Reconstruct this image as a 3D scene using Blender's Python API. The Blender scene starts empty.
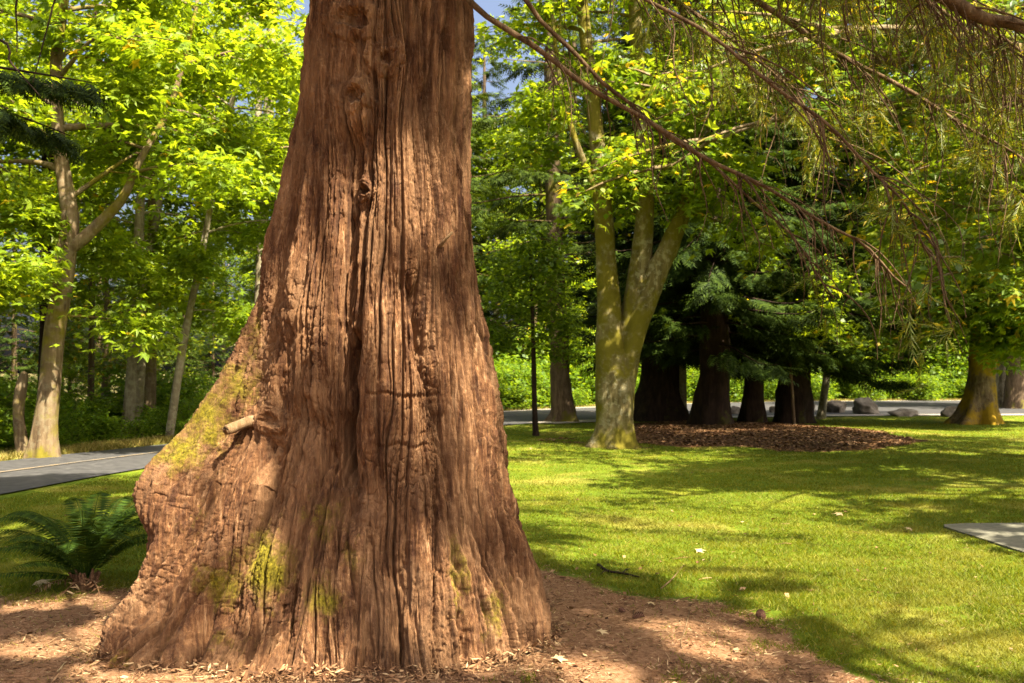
import bpy, math
import numpy as np
from mathutils import Vector

rng = np.random.RandomState(11)
SC = bpy.context.scene
COL = SC.collection
H, F, HY = 1.55, 995.56, 372.0          # eye height (m), focal length in pixels, horizon row of the photo
PI = math.pi
SUN = np.array([0.36, -0.44, 0.82]); SUN /= np.linalg.norm(SUN)


def P(px, py, d):
    return np.array([(px - 512) * d / F, d, H + (HY - py) * d / F])


def smooth(a, b, x):
    t = np.clip((x - a) / (b - a), 0, 1)
    return t * t * (3 - 2 * t)


# ------------------------------------------------------------------ noise
def _hash(ix, iy, iz, seed):
    h = (ix.astype(np.int64) * 374761393 + iy.astype(np.int64) * 668265263 + iz.astype(np.int64) * 2147483647 + seed * 974711) & 0xFFFFFFFF
    h = ((h ^ (h >> 13)) * 1274126177) & 0xFFFFFFFF
    h = ((h ^ (h >> 16)) * 2246822519) & 0xFFFFFFFF
    return ((h ^ (h >> 15)) & 0xFFFFFF) / float(0xFFFFFF)


def vn(x, y, z, seed=0):
    """value noise, -1..1"""
    x, y, z = np.broadcast_arrays(np.asarray(x, float), np.asarray(y, float), np.asarray(z, float))
    fx, fy, fz = np.floor(x), np.floor(y), np.floor(z)
    ux, uy, uz = x - fx, y - fy, z - fz
    ux, uy, uz = [u * u * u * (u * (u * 6 - 15) + 10) for u in (ux, uy, uz)]
    out = 0
    for dx in (0, 1):
        wx = ux if dx else 1 - ux
        for dy in (0, 1):
            wy = uy if dy else 1 - uy
            for dz in (0, 1):
                wz = uz if dz else 1 - uz
                out = out + wx * wy * wz * _hash(fx + dx, fy + dy, fz + dz, seed)
    return out * 2 - 1


def fbm(x, y, z, seed=0, oct=4):
    s, a, n = 0, 1.0, 0
    for i in range(oct):
        s = s + a * vn(x * 2 ** i, y * 2 ** i, z * 2 ** i, seed + i * 17)
        n += a
        a *= .5
    return s / n


# ------------------------------------------------------------------ mesh helpers
class MB:
    def __init__(self):
        self.v, self.f, self.n = [], [], 0

    def add(self, v, f):
        v = np.asarray(v, float).reshape(-1, 3)
        fs = f if isinstance(f, list) else [f]
        for q in fs:
            self.f.append(np.asarray(q, np.int64) + self.n)
        self.v.append(v)
        self.n += len(v)
        return self

    def mesh(self, name, mat=None, smooth_=False):
        me = bpy.data.meshes.new(name)
        if self.n:
            v = np.concatenate(self.v)
            me.vertices.add(len(v))
            me.vertices.foreach_set('co', v.astype(np.float32).ravel())
            nl = sum(f.size for f in self.f)
            nf = sum(len(f) for f in self.f)
            me.loops.add(nl)
            me.polygons.add(nf)
            me.loops.foreach_set('vertex_index', np.concatenate([f.ravel() for f in self.f]).astype(np.int32))
            tot = np.concatenate([np.full(len(f), f.shape[1]) for f in self.f])
            st = np.concatenate([[0], np.cumsum(tot)[:-1]])
            me.polygons.foreach_set('loop_start', st.astype(np.int32))
            me.polygons.foreach_set('use_smooth', np.full(nf, smooth_))
            me.update(calc_edges=True)
        if mat:
            me.materials.append(mat)
        return me

    def build(self, name, mat=None, parent=None, smooth_=False):
        o = bpy.data.objects.new(name, self.mesh(name, mat, smooth_))
        COL.objects.link(o)
        if parent is not None:
            o.parent = parent
        return o


def tag(o, label, cat, group=None, kind=None):
    if label:
        o['label'] = label
    if cat:
        o['category'] = cat
    if group:
        o['group'] = group
    if kind:
        o['kind'] = kind
    return o


def thing(name, label, cat, loc=(0, 0, 0), group=None):
    o = bpy.data.objects.new(name, None)
    o.empty_display_size = .2
    COL.objects.link(o)
    o.location = loc
    return tag(o, label, cat, group)


def copy_tree(o, parent=None):
    c = o.copy()
    COL.objects.link(c)
    if parent is not None:
        c.parent = parent
    for ch in list(o.children):
        copy_tree(ch, c)
    return c


def unit(a):
    return a / np.maximum(np.linalg.norm(a, axis=-1, keepdims=True), 1e-9)


def tubes(Pt, R, seg=6, cap=True):
    """Pt (N,M,3), R (N,M) -> verts, [faces]"""
    Pt = np.asarray(Pt, float)
    R = np.asarray(R, float)
    N, M, _ = Pt.shape
    T = unit(np.gradient(Pt, axis=1))
    ref = np.array([.83, .21, .52])
    ref2 = np.array([-.3, .9, .31])
    use2 = (np.abs((T * ref).sum(-1)).max(axis=1) > .93)[:, None, None]
    rr = np.where(use2, ref2, ref)
    A = unit(np.cross(T, rr))
    B = np.cross(T, A)
    an = np.arange(seg) * 2 * PI / seg
    V = Pt[:, :, None] + R[:, :, None, None] * (A[:, :, None] * np.cos(an)[None, None, :, None] + B[:, :, None] * np.sin(an)[None, None, :, None])
    idx = np.arange(N * M * seg).reshape(N, M, seg)
    a = idx[:, :-1]
    b = idx[:, 1:]
    q = np.stack([a, np.roll(a, -1, 2), np.roll(b, -1, 2), b], -1).reshape(-1, 4)
    fs = [q]
    if cap:
        fs.append(idx[:, -1, :].reshape(N, seg))
    return V.reshape(-1, 3), fs


def resample(pts, n):
    """smooth curve through control points (Catmull-Rom)"""
    pts = np.asarray(pts, float)
    k = len(pts)
    p = np.vstack([2 * pts[0] - pts[1], pts, 2 * pts[-1] - pts[-2]])
    t = np.linspace(0, k - 1 - 1e-6, n)
    i = t.astype(int)
    u = (t - i)[:, None]
    p0, p1, p2, p3 = p[i], p[i + 1], p[i + 2], p[i + 3]
    return .5 * (2 * p1 + (p2 - p0) * u + (2 * p0 - 5 * p1 + 4 * p2 - p3) * u ** 2 + (3 * p1 - p0 - 3 * p2 + p3) * u ** 3)


# leaf templates: verts (x along the leaf, y sideways, z up), faces
T_MAPLE = (np.array([[0, 0, 0], [.42, .15, -.02], [1, 0, -.16], [.42, -.15, -.02], [.68, .56, -.14], [.12, .33, -.05], [-.04, .55, -.12],
                     [.68, -.56, -.14], [.12, -.33, -.05], [-.04, -.55, -.12]]),
           [np.array([[0, 3, 2, 1], [0, 1, 4, 5], [0, 8, 7, 3]]), np.array([[0, 5, 6], [0, 9, 8]])])
T_KITE = (np.array([[0, 0, 0], [.42, .36, -.07], [1, 0, -.14], [.42, -.36, -.07]]), [np.array([[0, 2, 1], [0, 3, 2]])])


def _spray():
    v, f = [], []
    n = 6
    for i in range(n):
        x = .04 + i / n * .86
        w = .30 * (1 - .7 * i / n) * (.75 if i == 0 else 1)
        for s in (-1, 1):
            k = len(v)
            v += [[x, 0, 0], [x + .10, 0, -.01], [x + .20, s * w, -.07]]
            f.append([k, k + 1, k + 2] if s > 0 else [k, k + 2, k + 1])
    k = len(v)
    v += [[0, .012, 0], [0, -.012, 0], [1, 0, -.12]]
    f.append([k, k + 1, k + 2])
    return np.array(v), [np.array(f)]


T_SPRAY = _spray()


def _needles(n=7):
    v, f = [], []
    r = np.random.RandomState(3)
    for i in range(n):
        x = i / n * .85
        for s in (-1, 1):
            k = len(v)
            l = .34 * (1 - .4 * i / n) * r.uniform(.7, 1.2)
            zz = r.uniform(-.09, .09)
            v += [[x, 0, 0], [x + .065, 0, .012], [x + l * .95, s * l * .38, zz]]
            f.append([k, k + 1, k + 2])
    k = len(v)
    v += [[0, .012, 0], [0, -.012, 0], [1.05, 0, 0]]
    f.append([k, k + 1, k + 2])
    return np.array(v), [np.array(f)]


T_NEEDLE = _needles()


def leafmesh(mb, c, fwd, nrm, size, tmpl):
    c = np.asarray(c, float)
    n_ = len(c)
    if n_ == 0:
        return
    f = unit(np.asarray(fwd, float))
    s = unit(np.cross(nrm, f))
    n = np.cross(f, s)
    tv, tf = tmpl
    size = np.broadcast_to(np.asarray(size, float), (n_,))
    V = c[:, None] + size[:, None, None] * (tv[None, :, 0, None] * f[:, None] + tv[None, :, 1, None] * s[:, None] + tv[None, :, 2, None] * n[:, None])
    off = (np.arange(n_) * len(tv))[:, None, None]
    mb.add(V.reshape(-1, 3), [(q[None] + off).reshape(-1, q.shape[1]) for q in tf])


# ------------------------------------------------------------------ materials
def newmat(name):
    m = bpy.data.materials.new(name)
    m.use_nodes = True
    nt = m.node_tree
    nt.nodes.clear()
    return m, nt


class N:
    """tiny node builder"""
    def __init__(self, nt):
        self.nt = nt

    def n(self, typ, ins=None, **kw):
        nd = self.nt.nodes.new(typ)
        for k, v in kw.items():
            setattr(nd, k, v)
        for k, v in (ins or {}).items():
            if isinstance(v, bpy.types.NodeSocket):
                self.nt.links.new(v, nd.inputs[k])
            else:
                nd.inputs[k].default_value = v
        return nd

    def noise(self, scale, detail=4, rough=.55, vec=None, dist=0):
        i = {'Scale': scale, 'Detail': detail, 'Roughness': rough, 'Distortion': dist}
        if vec is not None:
            i['Vector'] = vec
        return self.n('ShaderNodeTexNoise', i).outputs['Fac']

    def ramp(self, fac, stops):
        r = self.n('ShaderNodeValToRGB', {'Fac': fac})
        e = r.color_ramp.elements
        while len(e) < len(stops):
            e.new(.5)
        for el, (p, c) in zip(e, stops):
            el.position = p
            el.color = (*c, 1) if len(c) == 3 else c
        return r.outputs['Color']

    def mix(self, fac, a, b, mode='MIX'):
        m = self.n('ShaderNodeMix', data_type='RGBA', blend_type=mode)
        for k, v in ((0, fac), (6, a), (7, b)):
            if isinstance(v, bpy.types.NodeSocket):
                self.nt.links.new(v, m.inputs[k])
            else:
                m.inputs[k].default_value = v if k == 0 else ((*v, 1) if len(v) == 3 else v)
        return m.outputs[2]

    def math(self, op, a, b=0.0, clamp=False):
        m = self.n('ShaderNodeMath', operation=op, use_clamp=clamp)
        for k, v in ((0, a), (1, b)):
            if isinstance(v, bpy.types.NodeSocket):
                self.nt.links.new(v, m.inputs[k])
            else:
                m.inputs[k].default_value = v
        return m.outputs[0]

    def maprange(self, v, a, b, c=0., d=1.):
        m = self.n('ShaderNodeMapRange', {'Value': v, 'From Min': a, 'From Max': b, 'To Min': c, 'To Max': d})
        return m.outputs[0]

    def coords(self, scale=(1, 1, 1), kind='Object'):
        tc = self.n('ShaderNodeTexCoord')
        mp = self.n('ShaderNodeMapping', {'Vector': tc.outputs[kind], 'Scale': scale})
        return mp.outputs[0]

    def out(self, sh):
        self.n('ShaderNodeOutputMaterial', {'Surface': sh})

    def bsdf(self, col, rough=.8, bump=None, strength=.5, dist=.01, spec=.3):
        i = {'Base Color': col, 'Roughness': rough, 'Specular IOR Level': spec}
        if bump is not None:
            b = self.n('ShaderNodeBump', {'Height': bump, 'Strength': strength, 'Distance': dist})
            i['Normal'] = b.outputs[0]
        return self.n('ShaderNodeBsdfPrincipled', i).outputs[0]


def leaf_mat(name, stops, trans=.5, tcol=1.3, rough=.45, spec=.35, yellow=None, dry=None):
    m, nt = newmat(name)
    b = N(nt)
    g = b.n('ShaderNodeNewGeometry')
    c = b.ramp(g.outputs['Random Per Island'], stops)
    nz = b.noise(.45, 2, .5, b.coords())
    c = b.mix(b.maprange(nz, .35, .65, 0, .6), c, b.mix(1.0, c, (.62, .72, .7), 'MULTIPLY'))
    if dry:
        c = b.mix(b.maprange(b.noise(.55, 4, .6, b.coords()), .50, .70, 0, .6), c, dry)
        c = b.mix(b.maprange(b.noise(2.6, 4, .6, b.coords()), .55, .72, 0, .55), c, dry)
    if yellow:
        c = b.mix(b.math('GREATER_THAN', b.math('FRACT', b.math('MULTIPLY', g.outputs['Random Per Island'], 37.0)), 1 - yellow), c, (.36, .27, .02))
    sh = b.bsdf(c, rough, spec=spec)
    tc = b.mix(1.0, c, (1.45 * tcol, 1.25 * tcol, .45 * tcol), 'MULTIPLY')
    tr = b.n('ShaderNodeBsdfTranslucent', {'Color': tc})
    mx = b.n('ShaderNodeMixShader', {0: trans, 1: sh, 2: tr.outputs[0]})
    b.out(mx.outputs[0])
    return m


def bark_mat(name, dark, mid, pale, moss=(.10, .105, .012), moss_amt=0., scale=1., lichen=0.):
    m, nt = newmat(name)
    b = N(nt)
    st = b.coords((9 * scale, 9 * scale, 1.6 * scale))
    n1 = b.noise(1.3, 6, .62, st, .6)
    n2 = b.noise(3.2 * scale, 5, .6, b.coords())
    c = b.ramp(n1, [(.3, dark), (.5, mid), (.72, pale)])
    c = b.mix(b.maprange(n2, .45, .7, 0, .45), c, pale)
    if lichen:
        l = b.noise(9, 5, .6, b.coords())
        c = b.mix(b.math('MULTIPLY', b.maprange(l, .5, .58), lichen), c, (.34, .32, .21))
    if moss_amt:
        mn = b.noise(1.1, 6, .7, b.coords())
        mm = b.maprange(mn, .62 - .35 * moss_amt, .72 - .35 * moss_amt)
        mc = b.mix(b.noise(9, 3, .5, b.coords()), moss, tuple(x * 1.9 for x in moss))
        c = b.mix(mm, c, mc)
    b.out(b.bsdf(c, .9, n1, .9, .03, spec=.15))
    return m


def simple_mat(name, stops, scale=8, rough=.85, bump=.4, bdist=.01, spec=.25, detail=6):
    m, nt = newmat(name)
    b = N(nt)
    n = b.noise(scale, detail, .62, b.coords())
    b.out(b.bsdf(b.ramp(n, stops), rough, n, bump, bdist, spec))
    return m


M_MAPLE = leaf_mat('maple_leaf', [(0, (.080, .13, .007)), (.5, (.145, .215, .011)), (1, (.23, .29, .02))], .55, 1.6, .45, .3, yellow=.008)
M_MAPLE2 = leaf_mat('maple_leaf_yellowing', [(0, (.06, .11, .010)), (.6, (.12, .18, .014)), (1, (.20, .24, .02))], .48, 1.5, .42, .35, yellow=.05)
M_BROAD = leaf_mat('broad_leaf', [(0, (.045, .082, .006)), (.5, (.085, .14, .008)), (1, (.145, .205, .013))], .52, 1.5, .5, .2)
M_BUSH = leaf_mat('bush_leaf', [(0, (.05, .10, .007)), (.5, (.095, .165, .009)), (1, (.18, .25, .015))], .5, 1.5, .5, .2)
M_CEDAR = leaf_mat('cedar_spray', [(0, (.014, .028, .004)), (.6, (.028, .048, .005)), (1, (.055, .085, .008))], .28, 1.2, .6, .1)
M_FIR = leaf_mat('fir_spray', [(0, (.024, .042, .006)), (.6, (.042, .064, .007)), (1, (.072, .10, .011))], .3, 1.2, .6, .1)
M_SEQ = leaf_mat('sequoia_spray', [(0, (.065, .090, .006)), (.6, (.115, .14, .008)), (1, (.19, .19, .014))], .42, 1.35, .5, .3, yellow=.05)
M_FERN = leaf_mat('fern_pinna', [(0, (.020, .044, .005)), (.6, (.036, .068, .007)), (1, (.065, .11, .010))], .35, 1.3, .6, .12)
M_GRASS = leaf_mat('grass_blade', [(0, (.070, .092, .003)), (.6, (.112, .132, .004)), (.9, (.17, .175, .009)), (1, (.29, .24, .06))], .4, 1.3, .55, .15, dry=(.21, .185, .035))
M_LITTER = leaf_mat('litter', [(0, (.06, .026, .011)), (.4, (.17, .082, .037)), (.8, (.30, .165, .08)), (1, (.52, .37, .20))], .1, .8, .8, .2)
M_DEADLEAF = leaf_mat('dead_leaf', [(0, (.05, .019, .008)), (.5, (.100, .047, .017)), (.85, (.18, .092, .036)), (1, (.30, .18, .09))], .12, .8, .7, .25)
M_TANLEAF = leaf_mat('tan_leaf', [(0, (.42, .27, .12)), (1, (.62, .46, .26))], .2, .8, .6, .3)

B_MAPLE = bark_mat('maple_bark', (.05, .032, .016), (.11, .074, .038), (.19, .14, .08), (.085, .07, .008), .4, .8, .15)
B_MOSSY = bark_mat('mossy_maple_bark', (.05, .038, .014), (.11, .085, .032), (.22, .18, .09), (.075, .063, .006), .52, .8, .35)
B_OLDMOSS = bark_mat('old_mossy_bark', (.04, .024, .013), (.10, .066, .038), (.20, .145, .09), (.15, .095, .006), .55, .9, .1)
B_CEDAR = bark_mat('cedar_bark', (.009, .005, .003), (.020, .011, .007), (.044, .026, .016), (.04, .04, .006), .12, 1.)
B_FIR = bark_mat('fir_bark', (.035, .023, .013), (.075, .050, .028), (.14, .10, .06), (.06, .055, .006), .3, 1.)
B_PALE = bark_mat('alder_bark', (.08, .062, .035), (.16, .13, .08), (.27, .235, .16), (.085, .075, .01), .3, .7, .3)
B_TWIG = bark_mat('twig_bark', (.028, .016, .007), (.068, .040, .018), (.15, .098, .050), scale=2.)
B_STUB = bark_mat('weathered_stub', (.085, .05, .02), (.165, .10, .048), (.27, .19, .105), scale=2.5)

# the great trunk: red fibrous bark with moss patches (moss = where moss grows, a mask on the mesh)
m, nt = newmat('sequoia_bark')
b = N(nt)
st = b.coords((16, 16, 1.8))
n1 = b.noise(1.4, 7, .66, st, .8)
n3 = b.noise(1.5, 8, .7, b.coords((46, 46, 4.5)), .4)
n2 = b.noise(2.4, 5, .62, b.coords((1.5, 1.5, .8)))
n4 = b.noise(26, 5, .65, b.coords())
c = b.ramp(n1, [(.30, (.022, .008, .004)), (.43, (.085, .036, .014)), (.56, (.175, .082, .032)), (.70, (.42, .245, .125))])
c = b.mix(b.maprange(n3, .34, .62, .8, 0), c, (.042, .015, .006))
c = b.mix(b.maprange(n2, .46, .62, 0, .45), c, (.27, .15, .072))
c = b.mix(b.maprange(n4, .54, .76, 0, .35), c, (.32, .195, .105))
ma = b.n('ShaderNodeAttribute', attribute_name='moss').outputs['Fac']
mo = b.maprange(b.math('ADD', ma, b.math('MULTIPLY', b.math('SUBTRACT', b.noise(9, 9, .78, b.coords()), .5), 2.2)), .32, .85)
mc = b.ramp(b.noise(60, 4, .6, b.coords()), [(.3, (.06, .050, .003)), (.55, (.155, .125, .007)), (.75, (.26, .205, .018))])
c = b.mix(mo, c, mc)
hgt = b.math('ADD', b.math('MULTIPLY', n1, .4), b.math('ADD', b.math('MULTIPLY', n3, .5), b.math('MULTIPLY', n4, .35)))
b.out(b.bsdf(c, .88, hgt, 1.0, .03, spec=.2))
B_SEQ = m

# ground: lawn, needle-covered soil, forest floor and leaf mulch by masks stored on the sheet
m, nt = newmat('ground')
b = N(nt)
co = b.coords()
gA = b.ramp(b.noise(1.1, 5, .6, co), [(.3, (.070, .100, .005)), (.5, (.105, .140, .006)), (.68, (.18, .185, .014))])
gA = b.mix(b.maprange(b.noise(38, 5, .7, co), .35, .7, .0, .6), gA, (.038, .075, .006))
gA = b.mix(b.maprange(b.noise(.55, 4, .6, co), .54, .70, 0, .75), gA, (.24, .20, .045))
dA = b.ramp(b.noise(30, 7, .72, co), [(.28, (.07, .032, .015)), (.45, (.18, .092, .043)), (.6, (.29, .160, .088)), (.76, (.48, .325, .205))])
dA = b.mix(b.maprange(b.noise(2.3, 4, .6, co), .42, .68, 0, .6), dA, (.25, .14, .072))
fA = b.ramp(b.noise(4, 6, .7, co), [(.3, (.035, .038, .012)), (.5, (.075, .065, .022)), (.7, (.16, .12, .045))])
mA = b.ramp(b.noise(9, 7, .75, co), [(.3, (.034, .016, .006)), (.5, (.078, .038, .014)), (.7, (.15, .078, .034))])


def mask(name, amp, sc):
    a = b.n('ShaderNodeAttribute', attribute_name=name).outputs['Fac']
    return b.maprange(b.math('ADD', a, b.math('MULTIPLY', b.math('SUBTRACT', b.noise(sc, 6, .72, co), .5), amp)), .42, .58)


c = b.mix(mask('dirt', .9, 5), gA, dA)
c = b.mix(mask('forest', .5, 2), c, fA)
c = b.mix(mask('mulch', .6, 2.5), c, mA)
b.out(b.bsdf(c, .95, b.noise(42, 7, .75, co), .8, .03, spec=.1))
M_GROUND = m

M_ASPHALT = simple_mat('asphalt', [(.3, (.026, .025, .025)), (.5, (.038, .037, .036)), (.7, (.060, .057, .054))], 6, .85, .15)
M_SHOULDER = simple_mat('roadside_gravel', [(.3, (.16, .14, .11)), (.6, (.27, .24, .19)), (.8, (.36, .33, .27))], 12, .9, .4)
M_CONC = simple_mat('path_concrete', [(.3, (.07, .068, .048)), (.55, (.105, .10, .072)), (.75, (.15, .142, .105))], 14, .85, .25, .004)
M_YELLOW = simple_mat('yellow_paint', [(.4, (.095, .088, .08)), (.75, (.22, .155, .07))], 9, .8, .1)
M_ROCK = simple_mat('boulder_rock', [(.28, (.04, .032, .022)), (.5, (.11, .092, .068)), (.72, (.24, .21, .165))], 3.5, .9, .7, .05)
M_CONE = simple_mat('pine_cone', [(.3, (.06, .025, .014)), (.7, (.15, .07, .04))], 30, .8, .5)

# ------------------------------------------------------------------ roads and ground
near_edge = resample([(-10.2, -2), (-8.3, 4), (-7.1, 9), (-6.42, 12.4), (-5.95, 15.4), (-4.6, 20.5), (-.2, 28.7), (4.5, 32.6), (10, 34.8), (16, 35.6), (26, 35.6), (60, 33)], 120)
far_edge = resample([(-14.5, -4), (-11.8, 4), (-10.0, 12), (-8.75, 17.1), (-7.5, 20.7), (-5, 28), (-.25, 38.5), (7.5, 47), (15, 51.5), (25, 53.5), (40, 54.5), (85, 53)], 120)


def side_dist(poly, x, y):
    """distance to a polyline and the sign of the side"""
    x = np.asarray(x, float)
    y = np.asarray(y, float)
    best = np.full(x.shape, 1e9)
    sg = np.zeros(x.shape)
    for a, c_ in zip(poly[:-1:2], np.vstack([poly[2::2], poly[-1:]])):
        d = c_ - a
        L = (d ** 2).sum()
        t = np.clip(((x - a[0]) * d[0] + (y - a[1]) * d[1]) / L, 0, 1)
        qx, qy = x - a[0] - t * d[0], y - a[1] - t * d[1]
        ds = np.hypot(qx, qy)
        s = np.sign(d[0] * (y - a[1]) - d[1] * (x - a[0]))
        k = ds < best
        best = np.where(k, ds, best)
        sg = np.where(k, s, sg)
    return best, sg


def road_dist(x, y):
    """negative on the road, else distance to it; second value: + beyond the far edge"""
    dn, sn = side_dist(near_edge, x, y)
    df, sf = side_dist(far_edge, x, y)
    on = (sn > 0) & (sf < 0)
    return np.where(on, -np.minimum(dn, df), np.minimum(dn, df)), sf > 0


MUL = (5.9, 25.4, 3.55, 5.9)
TRUNK_C = np.array([-.74, 5.75])


def gz(x, y):
    x = np.asarray(x, float)
    y = np.asarray(y, float)
    m_ = ((x - MUL[0]) / MUL[2]) ** 2 + ((y - MUL[1]) / MUL[3]) ** 2
    z = .14 * np.exp(-1.6 * m_ ** 1.5)
    r = np.hypot((x - TRUNK_C[0]), (y - TRUNK_C[1]))
    z = z + .05 * np.exp(-(r / 1.7) ** 2)
    rd, _ = road_dist(x, y)
    w = smooth(.3, 2.5, rd) * smooth(4.75, 4.0, np.where((y < 10.6), x, 0)) 
    z = z * smooth(.1, 1.0, rd)
    return z + w * (.035 * vn(x * .35, y * .35, 0, 5) + .016 * vn(x * 1.7, y * 1.7, 0, 6))


def grow(a, b, n0, step, far, sgn):
    out, s, p = [], step, b
    while abs(p) < far:
        s *= 1.09
        p += sgn * s
        out.append(p)
    return out


xs = np.concatenate([grow(0, -8, 0, .09, 700, -1)[::-1], np.arange(-8, 8.01, .08), grow(0, 8, 0, .09, 700, 1)])
ys = np.concatenate([grow(0, 2.5, 0, .2, 250, -1)[::-1], np.arange(2.5, 14, .08), grow(0, 14, 0, .09, 900, 1)])
X, Y = np.meshgrid(xs, ys)
Z = gz(X, Y)
rdist, beyond = road_dist(X, Y)
# soil patch round the great trunk: wide at the front, ends in an uneven edge
ang = np.arctan2(Y - TRUNK_C[1], X - TRUNK_C[0])


def dirtmask(x, y):
    # in plan: front boundary of the lawn, read off the photo
    bx = np.array([-9, -4.2, -3.2, -2.6, -2.0, -1, .0, .3, .8, 1.28, 1.6, 1.85, 2.4, 3.2])
    by = np.array([4.6, 6.4, 6.75, 7.0, 7.6, 8.0, 8.2, 8.0, 7.35, 6.75, 6.1, 5.3, 4.4, 3.0])
    e = np.interp(x, bx, by) + .5 * vn(x * 1.1, y * 1.1, 1, 21) + .15 * vn(x * 3.3, y * 3.3, 1, 22)
    return smooth(-.65, .75, e - y) * smooth(10, 5, np.abs(x))


def mulchmask(x, y):
    m_ = np.sqrt(((x - MUL[0]) / MUL[2]) ** 2 + ((y - MUL[1]) / MUL[3]) ** 2)
    m_ = m_ + .12 * vn(x * .9, y * .9, 0, 33)
    m2 = np.hypot((x - 2.3) / 1.9, (y - 22.5) / 2.6) + .25 * vn(x * 1.4, y * 1.4, 0, 34)
    return np.maximum(smooth(1.12, .88, m_), smooth(1.15, .7, m2) * .35)


D = dirtmask(X, Y)
FO = np.where(beyond, smooth(.8, 1.8, rdist), 0.) * (rdist > 0)
MU = mulchmask(X, Y)
Z = Z + D * (.012 * vn(X * 5, Y * 5, 0, 41) + .006 * vn(X * 11, Y * 11, 0, 42))
ny, nx = X.shape
idx = np.arange(nx * ny).reshape(ny, nx)
g = MB()
g.add(np.stack([X, Y, Z], -1).reshape(-1, 3), np.stack([idx[:-1, :-1], idx[:-1, 1:], idx[1:, 1:], idx[1:, :-1]], -1).reshape(-1, 4))
ground = g.build('ground', M_GROUND, None, True)
tag(ground, 'park lawn with bare reddish soil around the great trunk', 'ground', kind='structure')
for nm, arr in (('dirt', D), ('forest', FO), ('mulch', MU)):
    at = ground.data.attributes.new(nm, 'FLOAT', 'POINT')
    at.data.foreach_set('value', arr.astype(np.float32).ravel())


def strip(a, c_, nacross, dz):
    t = np.linspace(0, 1, nacross)[None, :, None]
    p = a[:, None] * (1 - t) + c_[:, None] * t
    z = np.full(p.shape[:2] + (1,), dz)
    V = np.concatenate([p, z], -1)
    i = np.arange(V.shape[0] * V.shape[1]).reshape(V.shape[:2])
    return V.reshape(-1, 3), np.stack([i[:-1, :-1], i[1:, :-1], i[1:, 1:], i[:-1, 1:]], -1).reshape(-1, 4)[:, ::-1]


def offset(poly, d):
    t = unit(np.gradient(poly, axis=0))
    return poly + np.stack([-t[:, 1], t[:, 0]], -1) * d


ne, fe = resample(near_edge, 240), resample(far_edge, 240)
o = MB().add(*strip(ne, fe, 6, .022)).build('road', M_ASPHALT)
tag(o, 'grey asphalt park road curving behind the great trunk', 'road', kind='structure')
o = MB().add(*strip(offset(fe[110:], -.25), offset(fe[110:], .45), 3, .030)).build('road_shoulder', M_SHOULDER)
tag(o, 'pale gravel shoulder along the far edge of the road', 'road shoulder', kind='structure')
o = MB().add(*strip(offset(ne[135:], -.7), offset(ne[135:], .45), 3, .030)).build('road_shoulder', M_SHOULDER)
tag(o, 'pale gravel shoulder along the lawn side of the road', 'road shoulder', kind='structure')
mid = ne * .42 + fe * .58
mm_ = MB()
mm_.add(*strip(offset(mid, -.05), offset(mid, .05), 2, .034))
tag(mm_.build('road_markings', M_YELLOW), 'faded yellow centre lines on the asphalt road', 'road markings', kind='structure')

# concrete path at the right edge
pv = []
outline = [(4.50, 2.0), (4.38, 8.4), (4.30, 9.9), (4.36, 10.05), (4.6, 10.12), (9.0, 10.3), (9.0, 8.6), (6.4, 8.2), (6.3, 2.0)]
o_ = np.array(outline)
k = len(o_)
v = np.vstack([np.c_[o_, np.full(k, -.1)], np.c_[o_, np.full(k, .014)]])
pm = bpy.data.meshes.new('path')
pm.from_pydata([tuple(q) for q in v], [], [tuple(range(k, 2 * k))] + [(i, (i + 1) % k, k + (i + 1) % k, k + i) for i in range(k)])
pm.materials.append(M_CONC)
po = bpy.data.objects.new('path', pm)
COL.objects.link(po)
tag(po, 'grey concrete path ending in the lawn at right', 'path', kind='structure')

# ------------------------------------------------------------------ the great trunk
Ysil = np.array([0, 50, 100, 150, 200, 250, 300, 340, 370, 400, 430, 450, 465, 480, 500, 520, 535, 560, 600, 640, 670])
XL_ = np.array([310, 303, 295, 288, 276, 265, 250, 238, 222, 202, 180, 157, 140, 132, 132, 140, 146, 141, 128, 113, 107])
DL_ = np.array([5.75] * 9 + [5.74, 5.71, 5.68, 5.65, 5.62, 5.57, 5.51, 5.47, 5.40, 5.30, 5.19, 5.09])
YR = np.array([0, 100, 150, 200, 250, 300, 350, 400, 430, 470, 500, 522, 550, 580, 620, 655])
XR_ = np.array([467, 469, 471, 476, 480, 487, 494, 502, 508, 515, 522, 527, 533, 540, 543, 539])
DR_ = np.array([5.75] * 12 + [5.68, 5.6, 5.5, 5.45])


def sil(yy, xx, dd):
    z = H + (HY - yy) * dd / F
    X_ = (xx - 512) * dd / F
    o_ = np.argsort(z)
    return z[o_], X_[o_], dd[o_]


zl, xl, dl = sil(Ysil, XL_, DL_)
zr, xr, dr = sil(YR, XR_, DR_)
CY = 5.75


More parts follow.
